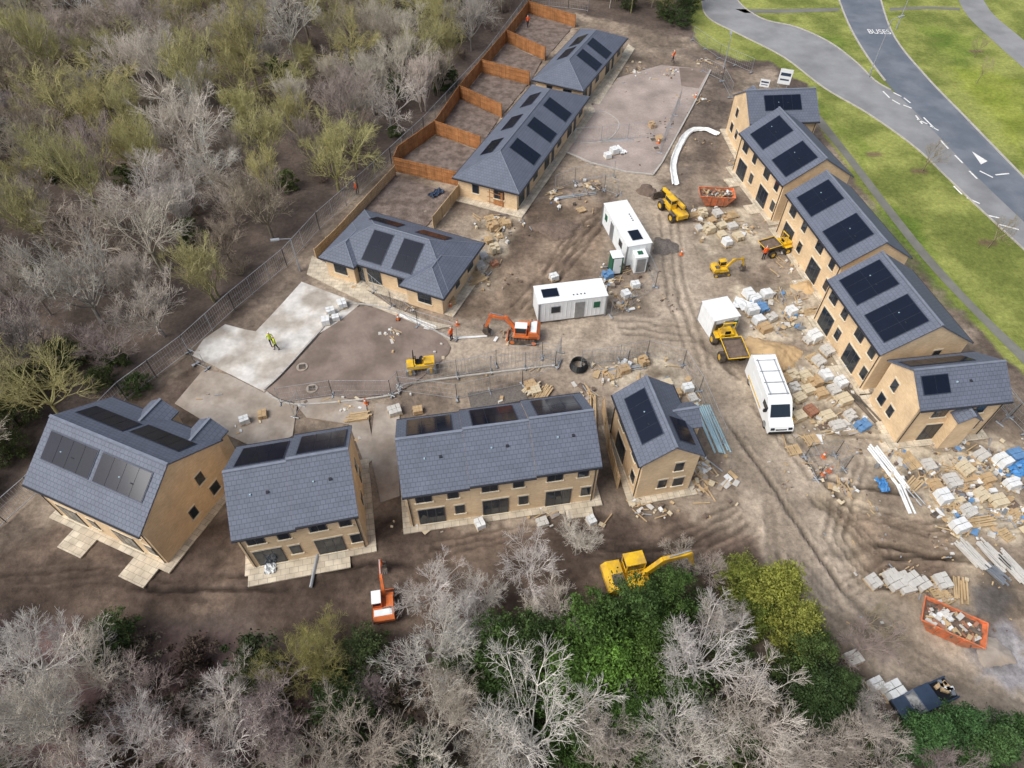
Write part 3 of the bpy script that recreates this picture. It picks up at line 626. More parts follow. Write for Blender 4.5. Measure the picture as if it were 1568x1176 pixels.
for (x,y,s,c,k) in ((1185,915,.85,(126,130,58),1),(1140,885,.6,(116,124,56),2),(1215,965,.75,(122,126,58),1),(1160,935,.6,(96,110,50),2),(905,975,1.,(74,100,46),2),(965,945,.85,(66,88,44),0),(1010,975,.8,(70,94,44),2),(870,1035,.95,(88,118,54),2),(930,1025,.95,(98,132,56),2),(985,1020,.85,(78,102,46),2),(760,990,.9,(66,86,44),2),(810,985,.75,(62,80,42),0),(1030,920,.75,(66,88,42),0),(165,975,.6,(74,92,52),2),(1255,1060,.75,(60,78,44),2),(1235,1010,.7,(72,88,46),0),(1410,1130,.65,(66,96,54),1),(1450,1120,.7,(60,88,50),1),(1500,1150,.7,(72,98,56),1),(1250,1110,.75,(60,78,44),2),(1290,1060,.5,(64,82,46),0),(520,1080,.75,(62,80,44),2),(860,1090,.75,(80,108,52),2),(780,1050,.85,(68,90,46),2),(1040,1060,.8,(68,90,46),2),(1130,1120,.65,(68,86,46),2),(1545,1130,.65,(66,94,52),1),(560,1000,.6,(74,86,52),2),(400,1030,.55,(78,86,54),2),(960,1100,.85,(78,106,50),2),(900,1140,.7,(72,96,48),2),(700,1020,.6,(68,84,46),2),(1110,990,.6,(72,90,48),2)):
    p=site(x,y,3*s); o=put('evergreen_tree' if k!=2 else 'ivy_bush',EV[k],(p.x,p.y,-.05),x*.7,None,0,s); o.color=(*lin(c),1)
for (x,y,s) in ((1412,262,.9),(1512,380,.95),(1492,88,.7),(1495,128,.6),(1318,965,.8)):
    o=put('sapling_tree',SM[int(x)%2],site(x,y),x,None,0,s); o.color=(*lin((160,148,122)),1)
# ---------------- vehicles and plant
def wheel(mb,x,y,r_,w,hub='grey_metal'):
    mb.cyl((x,y-w/2,r_),(x,y+w/2,r_),r_,r_,18,'rubber'); mb.cyl((x,y-w/2-.015,r_),(x,y+w/2+.015,r_),r_*.55,r_*.55,12,hub)
def van():
    mb=MB(); pr=[(-3.4,.35),(3.3,.35),(3.42,.75),(3.25,1.12),(2.55,1.36),(1.75,2.25),(1.4,2.48),(-3.2,2.58),(-3.4,2.42)]
    mb.ext(pr,-.98,.98,'white_paint')
    mb.face([(2.53,-.82,1.43),(2.53,.82,1.43),(1.83,.76,2.2),(1.83,-.76,2.2)],'glass')
    for s in(-1,1):
        mb.box((1.5,s*.985,1.72),(1.0,.02,.55),'glass'); mb.box((1.9,s*1.12,1.6),(.15,.25,.3),'black_plastic'); mb.box((-.8,s*.985,1.5),(2.8,.02,.5),'white_panel'); mb.box((-.8,s*.99,.7),(3.6,.03,.15),'yellow_paint')
        mb.box((3.33,s*.72,.92),(.12,.32,.22),'glass'); mb.box((-3.4,s*.88,1.2),(.06,.12,.7),'red_light')
        for x in(2.4,-2.2): wheel(mb,x,s*.85,.37,.26)
    mb.box((3.38,0,.5),(.12,1.85,.25),'black_plastic'); mb.box((3.37,0,.85),(.05,.9,.14),'black_plastic'); mb.box((-3.42,0,1.5),(.02,.04,2.),'black_plastic')
    for x in(-2.6,-1.4,-.2,1): mb.box((x,0,2.55),(.06,1.7,.06),'grey_metal')
    for y in(-.7,.7): mb.box((-.8,y,2.6),(3.8,.05,.05),'grey_metal')
    return mb
def excavator(body,white=False):
    mb=MB()
    for s in(-1,1):
        pr=[(-1.6,.15),(-1.35,0),(1.35,0),(1.6,.15),(1.7,.45),(1.5,.75),(-1.5,.75),(-1.7,.45)]
        mb.ext(pr,s*1.05-.25,s*1.05+.25,'steel_dark')
        for k in range(9): mb.box((-1.4+k*.35,s*1.05,.78),(.1,.54,.06),'rubber')
        for x in(-1.3,1.3): mb.cyl((x,s*1.05-.28,.4),(x,s*1.05+.28,.4),.28,.28,10,body)
    mb.box((0,0,.55),(1.6,1.7,.3),'steel_dark'); mb.cyl((0,0,.7),(0,0,.95),.65,.65,16,'steel_dark')
    mb.box((-.25,0,1.15),(2.9,2.2,.35),body); mb.ext([(-1.9,1.0),(-.6,1.0),(-.6,1.9),(-1.6,1.95),(-1.95,1.6)],-1.1,1.1,body)
    mb.box((-1.1,-.4,1.98),(.8,.9,.06),'steel_dark'); mb.cyl((-.9,-.8,1.9),(-.9,-.8,2.4),.06,.06,8,'steel_dark')
    mb.box((.1,-.7,1.5),(1.3,.75,.5),body)
    mb.box((.35,.6,1.5),(1.4,.95,.5),body); mb.box((.32,.6,2.15),(1.3,.88,.9),'glass'); mb.box((.3,.6,2.66),(1.45,1.0,.12),'white_paint' if white else body)
    for x in(-.35,1.0):
        for y in(.15,1.05): mb.box((x,y,2.1),(.09,.09,1.1),body)
    def limb(p,q,w0,w1,y,th):
        p=Vector((p[0],0,p[1]));q=Vector((q[0],0,q[1])); d=(q-p).normalized(); n=Vector((-d.z,0,d.x))
        pts=[p-n*w0/2,q-n*w1/2,q+n*w1/2,p+n*w0/2]; mb.ext([(v.x,v.z) for v in pts],y-th/2,y+th/2,body)
    limb((.9,1.3),(2.2,3.1),.4,.5,-.1,.32); limb((2.1,3.05),(4.2,3.3),.5,.3,-.1,.3); limb((3.9,3.5),(4.6,1.4),.38,.25,-.1,.24)
    mb.cyl((1.1,-.1,1.2),(2.6,-.1,2.8),.07,.07,8,'grey_metal'); mb.cyl((2.5,-.1,3.4),(4.0,-.1,3.75),.07,.07,8,'grey_metal'); mb.cyl((4.25,-.1,3.2),(4.9,-.1,1.7),.05,.05,8,'grey_metal')
    mb.ext([(4.35,1.4),(4.9,1.45),(5.0,1.0),(4.7,.45),(4.2,.35),(3.95,.55),(4.3,.75)],-.55,.35,'steel_dark')
    for k in range(4): mb.box((3.9,-.45+k*.23,.5),(.25,.07,.06),'grey_metal')
    if white: mb.box((1.95,0,.25),(.1,2.2,.45),body); mb.box((-1.2,0,1.99),(.7,1.9,.05),'white_paint')
    return mb
def dumper():
    mb=MB()
    for x in(-1.1,1.1):
        for s in(-1,1): wheel(mb,x,s*.9,.5,.45,'yellow_paint')
    mb.box((-.2,0,.75),(3.0,.9,.35),'steel_dark'); mb.box((-1.2,0,1.15),(1.2,1.2,.6),'yellow_paint'); mb.box((-.45,0,1.15),(.5,.5,.35),'black_plastic'); mb.box((-.68,0,1.5),(.1,.5,.5),'black_plastic')
    for s in(-1,1):
        mb.cyl((-.85,s*.55,1.2),(-.85,s*.55,2.6),.05,.05,8,'yellow_paint'); mb.box((-1.15,s*.85,1.1),(1.1,.4,.06),'yellow_paint')
    mb.box((-.85,0,2.6),(.12,1.2,.1),'yellow_paint'); mb.cyl((-.85,-.55,2.3),(-1.4,-.55,1.4),.04,.04,6,'yellow_paint')
    b0=[(.3,-.7,.95),(1.8,-.7,.9),(1.8,.7,.9),(.3,.7,.95)]; t0=[(0,-.95,1.75),(2.35,-.95,1.6),(2.35,.95,1.6),(0,.95,1.75)]
    mb.face(b0,'steel_dark')
    for i in range(4): mb.face([b0[i],b0[(i+1)%4],t0[(i+1)%4],t0[i]],'steel_dark'); mb.cyl(t0[i],t0[(i+1)%4],.045,.045,6,'yellow_paint')
    mb.face([(.12,-.85,1.5),(2.2,-.85,1.4),(2.2,.85,1.4),(.12,.85,1.5)],'topsoil')
    mb.box((-.1,0,1.45),(.1,.35,.05),'black_plastic'); return mb
def telehandler():
    mb=MB()
    for x in(-1.3,1.4):
        for s in(-1,1): wheel(mb,x,s*.95,.6,.42,'yellow_paint'); mb.box((x,s*.95,1.25),(1.2,.4,.06),'steel_dark')
    mb.ext([(-2.2,.7),(2.0,.7),(2.1,1.0),(1.2,1.15),(-1.8,1.35),(-2.25,1.3)],-.7,.7,'yellow_paint')
    mb.box((.1,.55,1.6),(1.5,.8,.7),'yellow_paint'); mb.box((.1,.55,2.15),(1.4,.78,.6),'glass'); mb.box((.1,.55,2.5),(1.55,.86,.1),'yellow_paint')
    for x in(-.6,.8):
        for y in(.16,.94): mb.box((x,y,2.1),(.08,.08,.85),'yellow_paint')
    mb.box((-.2,-.62,1.35),(1.8,.7,.7),'steel_dark')
    mb.box((.6,-.1,1.95),(5.0,.34,.4),'yellow_paint',ry=.1); mb.box((3.3,-.1,1.35),(.8,.26,.3),'steel_dark',ry=.9)
    mb.ext([(3.3,.3),(4.3,.25),(4.2,.4),(3.5,.55),(3.4,1.2),(3.25,1.2)],-1.1,1.1,'steel_dark')
    return mb
def roller():
    mb=MB()
    for x in(-.9,.9): mb.cyl((x,-.6,.42),(x,.6,.42),.42,.42,22,'grey_metal')
    mb.box((0,0,.95),(2.3,.9,.4),'yellow_paint'); mb.box((.8,0,1.25),(.9,.85,.35),'yellow_paint'); mb.box((-.1,0,1.25),(.5,.5,.2),'black_plastic'); mb.box((-.35,0,1.5),(.1,.5,.5),'black_plastic')
    for x in(-.9,.9):
        for s in(-1,1): mb.box((x,s*.66,.65),(.2,.06,.6),'yellow_paint')
    for s in(-1,1): mb.cyl((-.5,s*.42,1.1),(-.5,s*.42,2.3),.04,.04,6,'black_plastic')
    mb.cyl((-.5,-.42,2.3),(-.5,.42,2.3),.04,.04,6,'black_plastic'); mb.cyl((.25,0,1.3),(.15,0,1.7),.03,.03,6,'black_plastic'); mb.cyl((.14,0,1.7),(.12,0,1.73),.2,.2,12,'black_plastic')
    return mb
def skip(seed=0):
    mb=MB(); r=random.Random(seed); b=[(-1.1,-.8,.1),(1.1,-.8,.1),(1.1,.8,.1),(-1.1,.8,.1)]; t=[(-1.9,-.92,1.3),(1.9,-.92,1.3),(1.9,.92,1.3),(-1.9,.92,1.3)]
    mb.face(b,'skip_orange')
    for i in range(4): mb.face([b[i],b[(i+1)%4],t[(i+1)%4],t[i]],'skip_orange'); mb.cyl(t[i],t[(i+1)%4],.05,.05,6,'skip_orange')
    for s in(-1,1):
        for x in(-.7,0,.7): mb.box((x,s*.9,.7),(.1,.06,1.1),'skip_orange',rx=-s*.1)
        for x in(-1.2,1.2): mb.cyl((x,s*.95,1.0),(x,s*1.08,1.0),.05,.05,8,'steel_dark')
    mb.face([(-1.7,-.85,1.0),(1.7,-.85,1.0),(1.7,.85,1.0),(-1.7,.85,1.0)],'topsoil')
    for k in range(60):
        mb.box((r.uniform(-1.5,1.5),r.uniform(-.7,.7),r.uniform(1.02,1.3)),(r.uniform(.1,.8),r.uniform(.08,.35),r.uniform(.05,.2)),r.choice(['white_sheet','timber','tan_card','pale_block','red_brick_stack','steel_dark']),rz=r.uniform(0,3),ry=r.uniform(-.4,.4))
    return mb
def pickup():
    mb=MB(); mb.ext([(-2.6,.4),(2.6,.4),(2.65,.95),(1.5,1.12),(.85,1.7),(-.6,1.72),(-.9,1.12),(-2.6,1.1)],-.9,.9,'dark_blue_paint')
    mb.face([(1.45,-.75,1.17),(1.45,.75,1.17),(.93,.7,1.66),(.93,-.7,1.66)],'glass'); mb.box((-1.75,0,1.12),(1.5,1.5,.04),'black_plastic')
    for s in(-1,1):
        mb.box((.2,s*.905,1.38),(1.4,.02,.4),'glass'); mb.box((-1.75,s*.82,1.2),(1.7,.1,.2),'dark_blue_paint')
        for x in(1.6,-1.6): wheel(mb,x,s*.8,.38,.25)
    for k in range(8): mb.box((-1.8+rnd.uniform(-.5,.5),rnd.uniform(-.5,.5),1.3),(.6,.3,.25),rnd.choice(['white_sheet','grey_metal','timber']),rz=rnd.uniform(0,3))
    mb.box((2.62,0,.6),(.1,1.7,.25),'black_plastic'); return mb
def place(mb,name,p,rz,bevel=.03,scale=1,z=0):
    q=site(*p); return mb.obj(name,(q.x,q.y,z),rz,None,bevel,scale)
R=math.radians
place(van(),'white_van',(1173,618),ang((1155,570),(1190,665)),.06)
place(excavator('orange_paint',white=True),'tracked_excavator',(802,517),R(175),scale=.75)
place(excavator('yellow_paint'),'tracked_excavator',(962,893),R(12),scale=.95)
place(excavator('orange_paint',white=True),'mini_excavator',(590,932),R(100),scale=.62)
place(excavator('yellow_paint'),'mini_excavator',(1102,418),R(10),scale=.5)
place(dumper(),'site_dumper',(1112,537),ang((1108,510),(1125,548)),scale=1.)
place(dumper(),'site_dumper',(1186,385),R(200),scale=.8)
place(telehandler(),'telehandler',(1030,328),R(110),scale=.88)
place(roller(),'road_roller',(645,568),R(8),scale=1.0)
place(skip(1),'waste_skip',(1094,310),R(-5),.01); place(skip(2),'waste_skip',(1447,963),ang((1408,950),(1485,985)),.01)
place(pickup(),'pickup_truck',(1408,1075),R(200),scale=.75)
def cabin(name,a,b,wd,h,solar=True,right=1):
    A=site(*a,h);B=site(*b,h);d=B-A;L=d.length;c=(A+B)/2;rz=math.atan2(d.y,d.x)
    n=Vector((-d.y,d.x,0)).normalized()*right; c=c+n*wd/2
    mb=MB(); mb.box((0,0,h/2+.1),(L,wd,h-.2),'white_panel'); mb.box((0,0,h+.03),(L+.08,wd+.08,.07),'white_paint'); mb.box((0,0,.1),(L-.3,wd-.3,.2),'steel_dark')
    for i in range(int(L/.4)):
        for s in(-1,1): mb.box((-L/2+.2+i*.4,s*(wd/2+.012),h/2+.1),(.06,.03,h-.4),'white_paint')
    for i in range(int(wd/.4)):
        for s in(-1,1): mb.box((s*(L/2+.012),-wd/2+.25+i*.4,h/2+.1),(.03,.06,h-.4),'white_paint')
    for i in range(int(L/1.2)): mb.box((-L/2+.6+i*1.2,0,h+.075),(.05,wd-.1,.03),'white_panel')
    for s in(-1,1):
        mb.box((-L*.25,s*(wd/2+.03),1.6),(.9,.05,.8),'grey_metal'); mb.box((-L*.25,s*(wd/2+.045),1.6),(.8,.05,.7),'glass'); mb.box((L*.1,s*(wd/2+.03),1.2),(.9,.06,1.95),'grey_metal'); mb.box((L*.35,s*(wd/2+.03),1.6),(.6,.06,.7),'green_plastic')
        mb.box((-L/2+.06,s*(wd/2),h/2),(.14,.14,h),'grey_metal'); mb.box((L/2-.06,s*(wd/2),h/2),(.14,.14,h),'grey_metal')
    if solar:
        mb.box((-L*.3,0,h+.12),(1.5,1.1,.05),'pv_frame'); mb.box((-L*.3,0,h+.14),(1.42,1.0,.05),'pv_cell')
        for k in range(4): mb.box((L*.02+k*.35,-wd*.25,h+.1),(.12,.12,.06),'black_plastic')
    mb.obj(name,(c.x,c.y,0),rz,None,.02)
cabin('site_cabin',(825,466),(931,453),2.4,2.5)
cabin('site_cabin',(962,378),(925,312),2.5,2.6,right=-1)
cabin('site_cabin',(1095,492),(1134,484),2.6,2.4,solar=False)
tb=MB(); tb.box((0,0,1.1),(1.1,1.1,2.1),'green_plastic'); tb.box((0,0,2.2),(1.2,1.2,.12),'white_panel',taper=.8); tb.box((0,-.56,1.05),(.8,.04,1.9),'white_panel'); tb.box((0,0,.08),(1.2,1.2,.16),'black_plastic'); tb.box((.28,-.6,1.05),(.05,.05,.2),'black_plastic')
place(tb,'portable_toilet',(941,415),R(10))
tb=MB(); tb.box((0,0,1.),(1.2,1.3,1.9),'white_panel'); tb.box((0,0,2.),(1.3,1.4,.1),'white_paint'); tb.box((0,-.67,1.0),(.9,.04,1.6),'grey_metal'); tb.box((0,0,2.08),(.5,.5,.08),'green_plastic')
place(tb,'site_store_box',(976,412),R(10))
def heap(name,p,rx,ry,h,mat,seed,rz=0):
    n=44; vs=[];fs=[]; q=site(*p)
    for j in range(n+1):
        for i in range(n+1):
            u=2*i/n-1;v=2*j/n-1; d=math.hypot(u,v); a=math.atan2(v,u); e=.85+.12*math.sin(3*a+seed)+.06*math.sin(7*a)
            vs.append((u*rx,v*ry,h*(max(0,1-d/e))))
    V_=np.array(vs); V_[:,2]+=np.where(V_[:,2]>0,(fbm(V_[:,0]+seed*9,V_[:,1],.9,seed)-.5)*h*.5,0); V_[:,2]=np.where(V_[:,2]<.03,-.15,V_[:,2])
    for j in range(n):
        for i in range(n): k=j*(n+1)+i; fs.append((k,k+1,k+n+2,k+n+1))
    me=bpy.data.meshes.new(name); me.from_pydata([tuple(v) for v in V_],[],fs); me.materials.append(MATS[mat]); me.polygons.foreach_set('use_smooth',[True]*len(fs))
    put(name,me,(q.x,q.y,-.02),rz)
heap('sand_heap',(1180,545),3.,2.7,1.1,'sand',1); heap('sand_heap',(1232,440),1.4,1.2,.6,'sand',5); heap('gravel_heap',(1018,378),1.7,1.7,.7,'gravel_dark',2); heap('gravel_heap',(1525,1000),1.5,1.2,.4,'concrete_old',3)
heap('topsoil_heap',(850,350),3.,2.,.35,'topsoil',6); heap('topsoil_heap',(990,292),1.5,1.5,.5,'topsoil',10)
def ribbon(name,pl,w,mat,z=.1,ridge=.15,seed=0):
    r=random.Random(seed); P=[site(*p) for p in smooth(pl,5)]; mb=MB(); rows=[]
    for i,p in enumerate(P):
        d=(P[min(i+1,len(P)-1)]-P[max(i-1,0)]).normalized(); n=Vector((-d.y,d.x,0)); row=[]
        for k,(o,zz) in enumerate(((-1,0),(-.8,ridge),(-.3,-.02),(.3,-.02),(.8,ridge),(1,0))):
            q=p+n*w/2*(o+r.uniform(-.12,.12)); row.append((q.x,q.y,z+zz+r.uniform(-.03,.03)))
        rows.append(row)
    for a,b in zip(rows[:-1],rows[1:]):
        for k in range(5): mb.face([a[k],a[k+1],b[k+1],b[k]],mat)
    mb.obj(name)
ribbon('geotextile_drain',[(1035,284),(1031,255),(1040,225),(1055,203),(1078,199),(1100,207)],.8,'white_sheet')
def stack(kind,seed):
    r=random.Random(seed); mb=MB()
    for k in range(5): mb.box((-.5+.25*k,0,.13),(.12,1.0,.025),'timber')
    for k in range(3): mb.box((0,-.42+.42*k,.06),(1.2,.1,.1),'timber')
    if kind=='wrap':
        for i in range(2):
            for j in range(2): mb.box((-.27+.54*i+r.uniform(-.02,.02),-.23+.46*j,.15+(.3+.1*r.random())),(.52,.44,.5+.25*r.random()),'white_sheet',taper=.94,rz=r.uniform(-.04,.04))
    elif kind=='empty':
        for k in range(7): mb.box((-.52+.175*k,0,.17),(.1,1.0,.025),'timber')
    else:
        m_={'cream':'cream_block','pale':'pale_block','red':'red_brick_stack','card':'tan_card','blue':'blue_sheet'}[kind]
        for z in range(r.randint(2,3)):
            for x in range(3):
                for y in range(2):
                    if z>1 and r.random()<.35: continue
                    mb.box((-.37+.37*x+r.uniform(-.02,.02),-.24+.48*y,.26+z*.22),(.35,.45,.2),m_,rz=r.uniform(-.05,.05))
        mb.box((0,0,.3),(1.14,.04,.3),'black_plastic')
    return mb.mesh('stack')
ST={k:[stack(k,i) for i in range(3)] for k in('wrap','empty','cream','pale','red','card','blue')}
NM={'wrap':'wrapped_pallet','empty':'timber_pallet','cream':'brick_pallet','pale':'block_pallet','red':'brick_pallet','card':'board_pallet','blue':'covered_pallet'}
def stk(pts,seed=0,s0=.8,s1=1.05):
    r=random.Random(seed)
    for x,y,k in pts: put(NM[k],r.choice(ST[k]),site(x,y),r.uniform(-.15,.15)+r.choice((0,1.57))+.35,None,.0,r.uniform(s0,s1))
stk([(1155,462,'wrap'),(1165,475,'blue'),(1150,480,'wrap'),(1172,455,'wrap'),(1160,495,'wrap'),(1180,490,'pale'),(1145,455,'wrap'),(1170,505,'card'),(1210,480,'wrap'),(1245,520,'wrap'),(1238,523,'pale'),(1245,550,'empty'),(1252,556,'pale'),(1262,580,'wrap'),(1200,585,'card'),(1212,580,'cream'),(1215,598,'pale'),(1235,600,'cream'),(1255,605,'card'),(1232,580,'cream'),(1245,590,'card'),(1222,612,'cream'),(1240,632,'red'),(1222,640,'cream'),(1265,640,'cream'),(1280,655,'pale'),(1290,615,'cream'),(1275,600,'pale'),(1285,590,'wrap'),(1318,656,'blue'),(1300,640,'pale'),(1215,690,'empty'),(1242,675,'empty'),(1388,700,'empty'),(1395,712,'empty'),(1265,540,'pale'),(1362,885,'pale'),(1378,888,'pale'),(1393,892,'pale'),(1410,897,'pale'),(1385,902,'pale'),(1368,895,'pale'),(1335,893,'pale'),(1440,893,'pale'),(1432,905,'empty'),(1448,915,'empty'),(1440,928,'empty'),(1338,1050,'wrap'),(1362,1060,'wrap'),(1304,1010,'pale'),(1240,1000,'pale'),(1420,715,'pale'),(1455,740,'pale'),(1440,765,'wrap'),(1500,760,'cream'),(1530,710,'wrap'),(1475,720,'cream'),(1510,735,'card'),(1545,745,'wrap'),(1480,785,'pale'),(1525,770,'cream'),(1550,790,'empty'),(1540,820,'empty'),(1465,810,'wrap'),(1430,745,'card'),(1552,700,'blue'),(1500,700,'pale')],1)
stk([(1075,330,'cream'),(1090,340,'card'),(1085,355,'cream'),(1105,362,'cream'),(1120,350,'pale'),(1098,330,'pale'),(1105,348,'cream'),(1112,338,'card'),(1122,330,'empty'),(1130,365,'cream'),(1112,375,'wrap'),(1070,352,'pale'),(1010,215,'card'),(998,195,'card'),(940,235,'wrap'),(930,242,'wrap'),(755,350,'card'),(765,362,'empty'),(748,370,'card'),(758,385,'cream'),(740,395,'pale'),(757,407,'red'),(775,345,'card'),(750,335,'empty'),(890,322,'empty'),(848,428,'wrap'),(965,402,'wrap'),(972,440,'wrap'),(930,425,'blue'),(958,455,'wrap'),(515,490,'wrap'),(507,480,'wrap'),(500,495,'wrap'),(525,470,'wrap'),(735,410,'pale'),(730,422,'empty'),(690,465,'card'),(860,640,'cream'),(820,600,'cream'),(812,592,'card'),(640,630,'card'),(605,632,'pale'),(376,647,'wrap'),(403,637,'card'),(555,640,'empty'),(1020,590,'cream'),(1035,605,'card'),(1052,598,'wrap'),(1060,612,'pale'),(985,556,'card'),(940,575,'empty'),(955,568,'card'),(700,648,'pale'),(735,805,'wrap'),(830,802,'pale'),(905,800,'wrap')],2,.65,.95)
def timberstack(p,rz,l,n,mat='timber',name='timber_stack',w=.12,seed=0):
    r=random.Random(seed); mb=MB()
    for k in range(n): mb.box((r.uniform(-.3,.3),-n*.04+(k%6)*w*1.25+r.uniform(-.03,.03),.1+(k//6)*w),(l*r.uniform(.8,1),w,w*.8),mat,rz=r.uniform(-.05,.05))
    place(mb,name,p,rz,0)
def pipes(p,rz,l,n,mat,name,rad=.07,seed=0):
    r=random.Random(seed); mb=MB()
    for k in range(n):
        y=(k-n/2)*rad*2.6; a=r.uniform(-.03,.03); mb.cyl((-l/2+r.uniform(-.3,.3),y,rad),(l/2+r.uniform(-.3,.3),y+a*l,rad+.02*(k%3)),rad,rad,7,mat)
    place(mb,name,p,rz,0)
pipes((1090,655),ang((1075,620),(1105,690)),5,8,'pale_blue','pipe_bundle'); pipes((1360,715),ang((1335,680),(1385,745)),4.2,5,'white_sheet','pipe_bundle',.08); pipes((1388,765),ang((1375,735),(1398,790)),2.6,3,'white_sheet','pipe_bundle',.08)
pipes((1375,730),ang((1335,680),(1420,780)),5.5,3,'grey_metal','pipe_bundle',.06)
pipes((640,492),ang((612,478),(665,500)),4.,3,'white_sheet','pipe_bundle',.07); pipes((720,516),R(5),3.2,2,'white_sheet','pipe_bundle',.06); pipes((1320,620),ang((1295,590),(1345,645)),4,3,'steel_dark','pipe_bundle',.09); pipes((880,300),R(12),5,5,'galv','scaffold_tubes',.04);pipes((955,565),R(10),4,6,'galv','scaffold_tubes',.04);pipes((1000,590),R(30),3.5,5,'galv','scaffold_tubes',.04); pipes((905,635),R(85),4,4,'timber','scaffold_boards',.08)
pipes((945,215),R(0),4,5,'galv','scaffold_tubes',.04); pipes((480,870),R(88),3.2,1,'galv','steel_pipe',.12)
for i,(p,a,l,n) in enumerate([((830,605),60,2,12),((1490,850),-65,2.2,14),((1520,850),-65,2.4,12),((1470,905),70,1.8,8),((1552,870),-65,2.6,12),((1525,880),-60,1.4,8),((1500,800),10,2,10),((765,345),60,2.4,12),((735,430),30,2,8),((550,640),10,2,8),((1400,745),40,1.6,6),((1240,480),20,1.5,6),((815,595),50,1.5,8),((1065,330),20,2,7)]): timberstack(p,R(a),l,n,['timber','pale_block','pale_block','timber','pale_block','grey_metal','timber','timber','timber','timber','timber','timber','cream_block','tan_card'][i],seed=i)
mb=MB()
for k in range(5):
    rr_=.75-.03*k; z=.08+.13*k
    for j in range(20):
        a=j*math.pi/10;b=(j+1)*math.pi/10; mb.cyl((rr_*math.cos(a),rr_*math.sin(a),z),(rr_*math.cos(b),rr_*math.sin(b),z),.07,.07,6,'black_plastic',False)
place(mb,'black_pipe_coil',(886,562),0,0)
for p in ((463,563),(478,596),(1005,228),(1000,215)):
    mb=MB(); mb.cyl((0,0,.0),(0,0,.12),.5,.5,16,'concrete_old'); mb.box((0,0,.14),(.55,.55,.05),'steel_dark'); place(mb,'manhole_cover',p,.2,0)
def debris(name,poly,n,seed,mats,smax=.9):
    r=random.Random(seed);P=W(poly);xs=[p[0] for p in P];ys=[p[1] for p in P]; mb=MB();c=0
    cl=[(r.uniform(min(xs),max(xs)),r.uniform(min(ys),max(ys)),r.uniform(0,3.1)) for _ in range(max(3,n//16))]
    while c<n:
        q=None
        if r.random()<.75: q=r.choice(cl); x=r.gauss(q[0],.55);y=r.gauss(q[1],.55)
        else: x=r.uniform(min(xs),max(xs));y=r.uniform(min(ys),max(ys))
        c+=1
        if not inpoly(x,y,P): continue
        k=r.random(); m_=r.choice(mats); rz=q[2]+r.gauss(0,.25) if q else r.uniform(0,3.14)
        if k<.3: mb.box((x,y,.08),(r.uniform(.6,2.0)*smax,.08,.05),r.choice(['timber','tan_card','galv','timber']),rz=rz,ry=r.uniform(-.05,.05))
        elif k<.45: mb.box((x,y,.06),(r.uniform(.4,1.2)*smax,r.uniform(.3,.8)*smax,.05),m_,rz=rz,ry=r.uniform(-.06,.06))
        elif k<.8: mb.box((x,y,.07),(r.uniform(.1,.3),r.uniform(.08,.2),r.uniform(.06,.15)),m_,rz=rz,rx=r.uniform(-.4,.4))
        else: mb.box((x,y,.14),(r.uniform(.25,.6)*smax,r.uniform(.2,.5)*smax,r.uniform(.12,.35)*smax),m_,rz=rz,taper=r.uniform(.7,1))
    mb.obj(name)
PAL=['cream_block','pale_block','tan_card','timber','pale_block','cream_block','topsoil','concrete_old','white_sheet']
PB=PAL+['blue_sheet','grey_metal','white_sheet','steel_dark','tan_card']
for i,(pl,n,mm,sm) in enumerate([([(1400,710),(1568,690),(1580,830),(1470,840),(1420,780)],420,PB,.9),([(1190,560),(1330,560),(1350,650),(1200,690)],200,PAL,.8),([(1050,315),(1150,315),(1165,380),(1070,385)],120,PAL,.8),([(1330,650),(1568,680),(1568,720),(1330,740)],180,PB,.7),([(730,330),(800,325),(760,420),(720,440),(690,470),(680,440)],170,PAL,.9),([(1125,440),(1220,445),(1230,520),(1140,515)],90,PB,.8),([(915,400),(985,400),(985,480),(930,470)],100,PB,.8),([(900,560),(1060,545),(1075,610),(1050,640),(930,600)],150,PAL,.9),([(590,790),(940,770),(1130,740),(1130,790),(780,815),(590,815)],160,PAL,.7),([(1100,200),(1150,200),(1230,420),(1330,590),(1290,600),(1160,380)],210,PAL,.6),([(930,100),(1020,85),(1010,130),(940,140)],40,PAL,.7),([(830,290),(950,260),(960,300),(850,320)],90,PB,.8),([(1055,690),(1130,700),(1130,750),(1060,760)],80,PAL,.9),([(580,470),(760,500),(850,560),(700,600),(560,620)],60,PAL,.5),([(280,600),(560,600),(560,680),(340,670)],35,PAL,.5),([(1200,680),(1400,700),(1300,800),(1200,760)],50,PAL,.5),([(1330,870),(1480,880),(1480,930),(1340,920)],60,PAL,.6),([(980,60),(1120,90),(1100,200),(1060,250),(1050,170)],80,PAL,.6),([(500,440),(760,330),(930,300),(900,440),(700,520)],80,PAL,.5),([(700,600),(850,580),(920,600),(860,650),(700,640)],60,PAL,.8)]): debris('building_debris',pl,n,i+1,mm,sm)
debris('rubble_stones',[(1100,560),(1568,640),(1568,1000),(1300,960)],450,30,['pale_block','concrete_old','topsoil'],.2)
debris('rubble_stones',[(560,300),(900,200),(1100,100),(1130,560),(700,540)],300,31,['concrete_old','topsoil','topsoil'],.2)
def tarp(p,w,h,mat,seed,name='tarpaulin'):
    r=random.Random(seed); n=8; vs=[(w*(i/n-.5)+r.uniform(-.06,.06),h*(j/n-.5)+r.uniform(-.06,.06),.1+r.uniform(0,.3)) for j in range(n+1) for i in range(n+1)]
    me=bpy.data.meshes.new(name); me.from_pydata(vs,[],[(j*(n+1)+i,j*(n+1)+i+1,(j+1)*(n+1)+i+1,(j+1)*(n+1)+i) for j in range(n) for i in range(n)]); me.materials.append(MATS[mat]); put(name,me,site(*p),r.uniform(0,3))
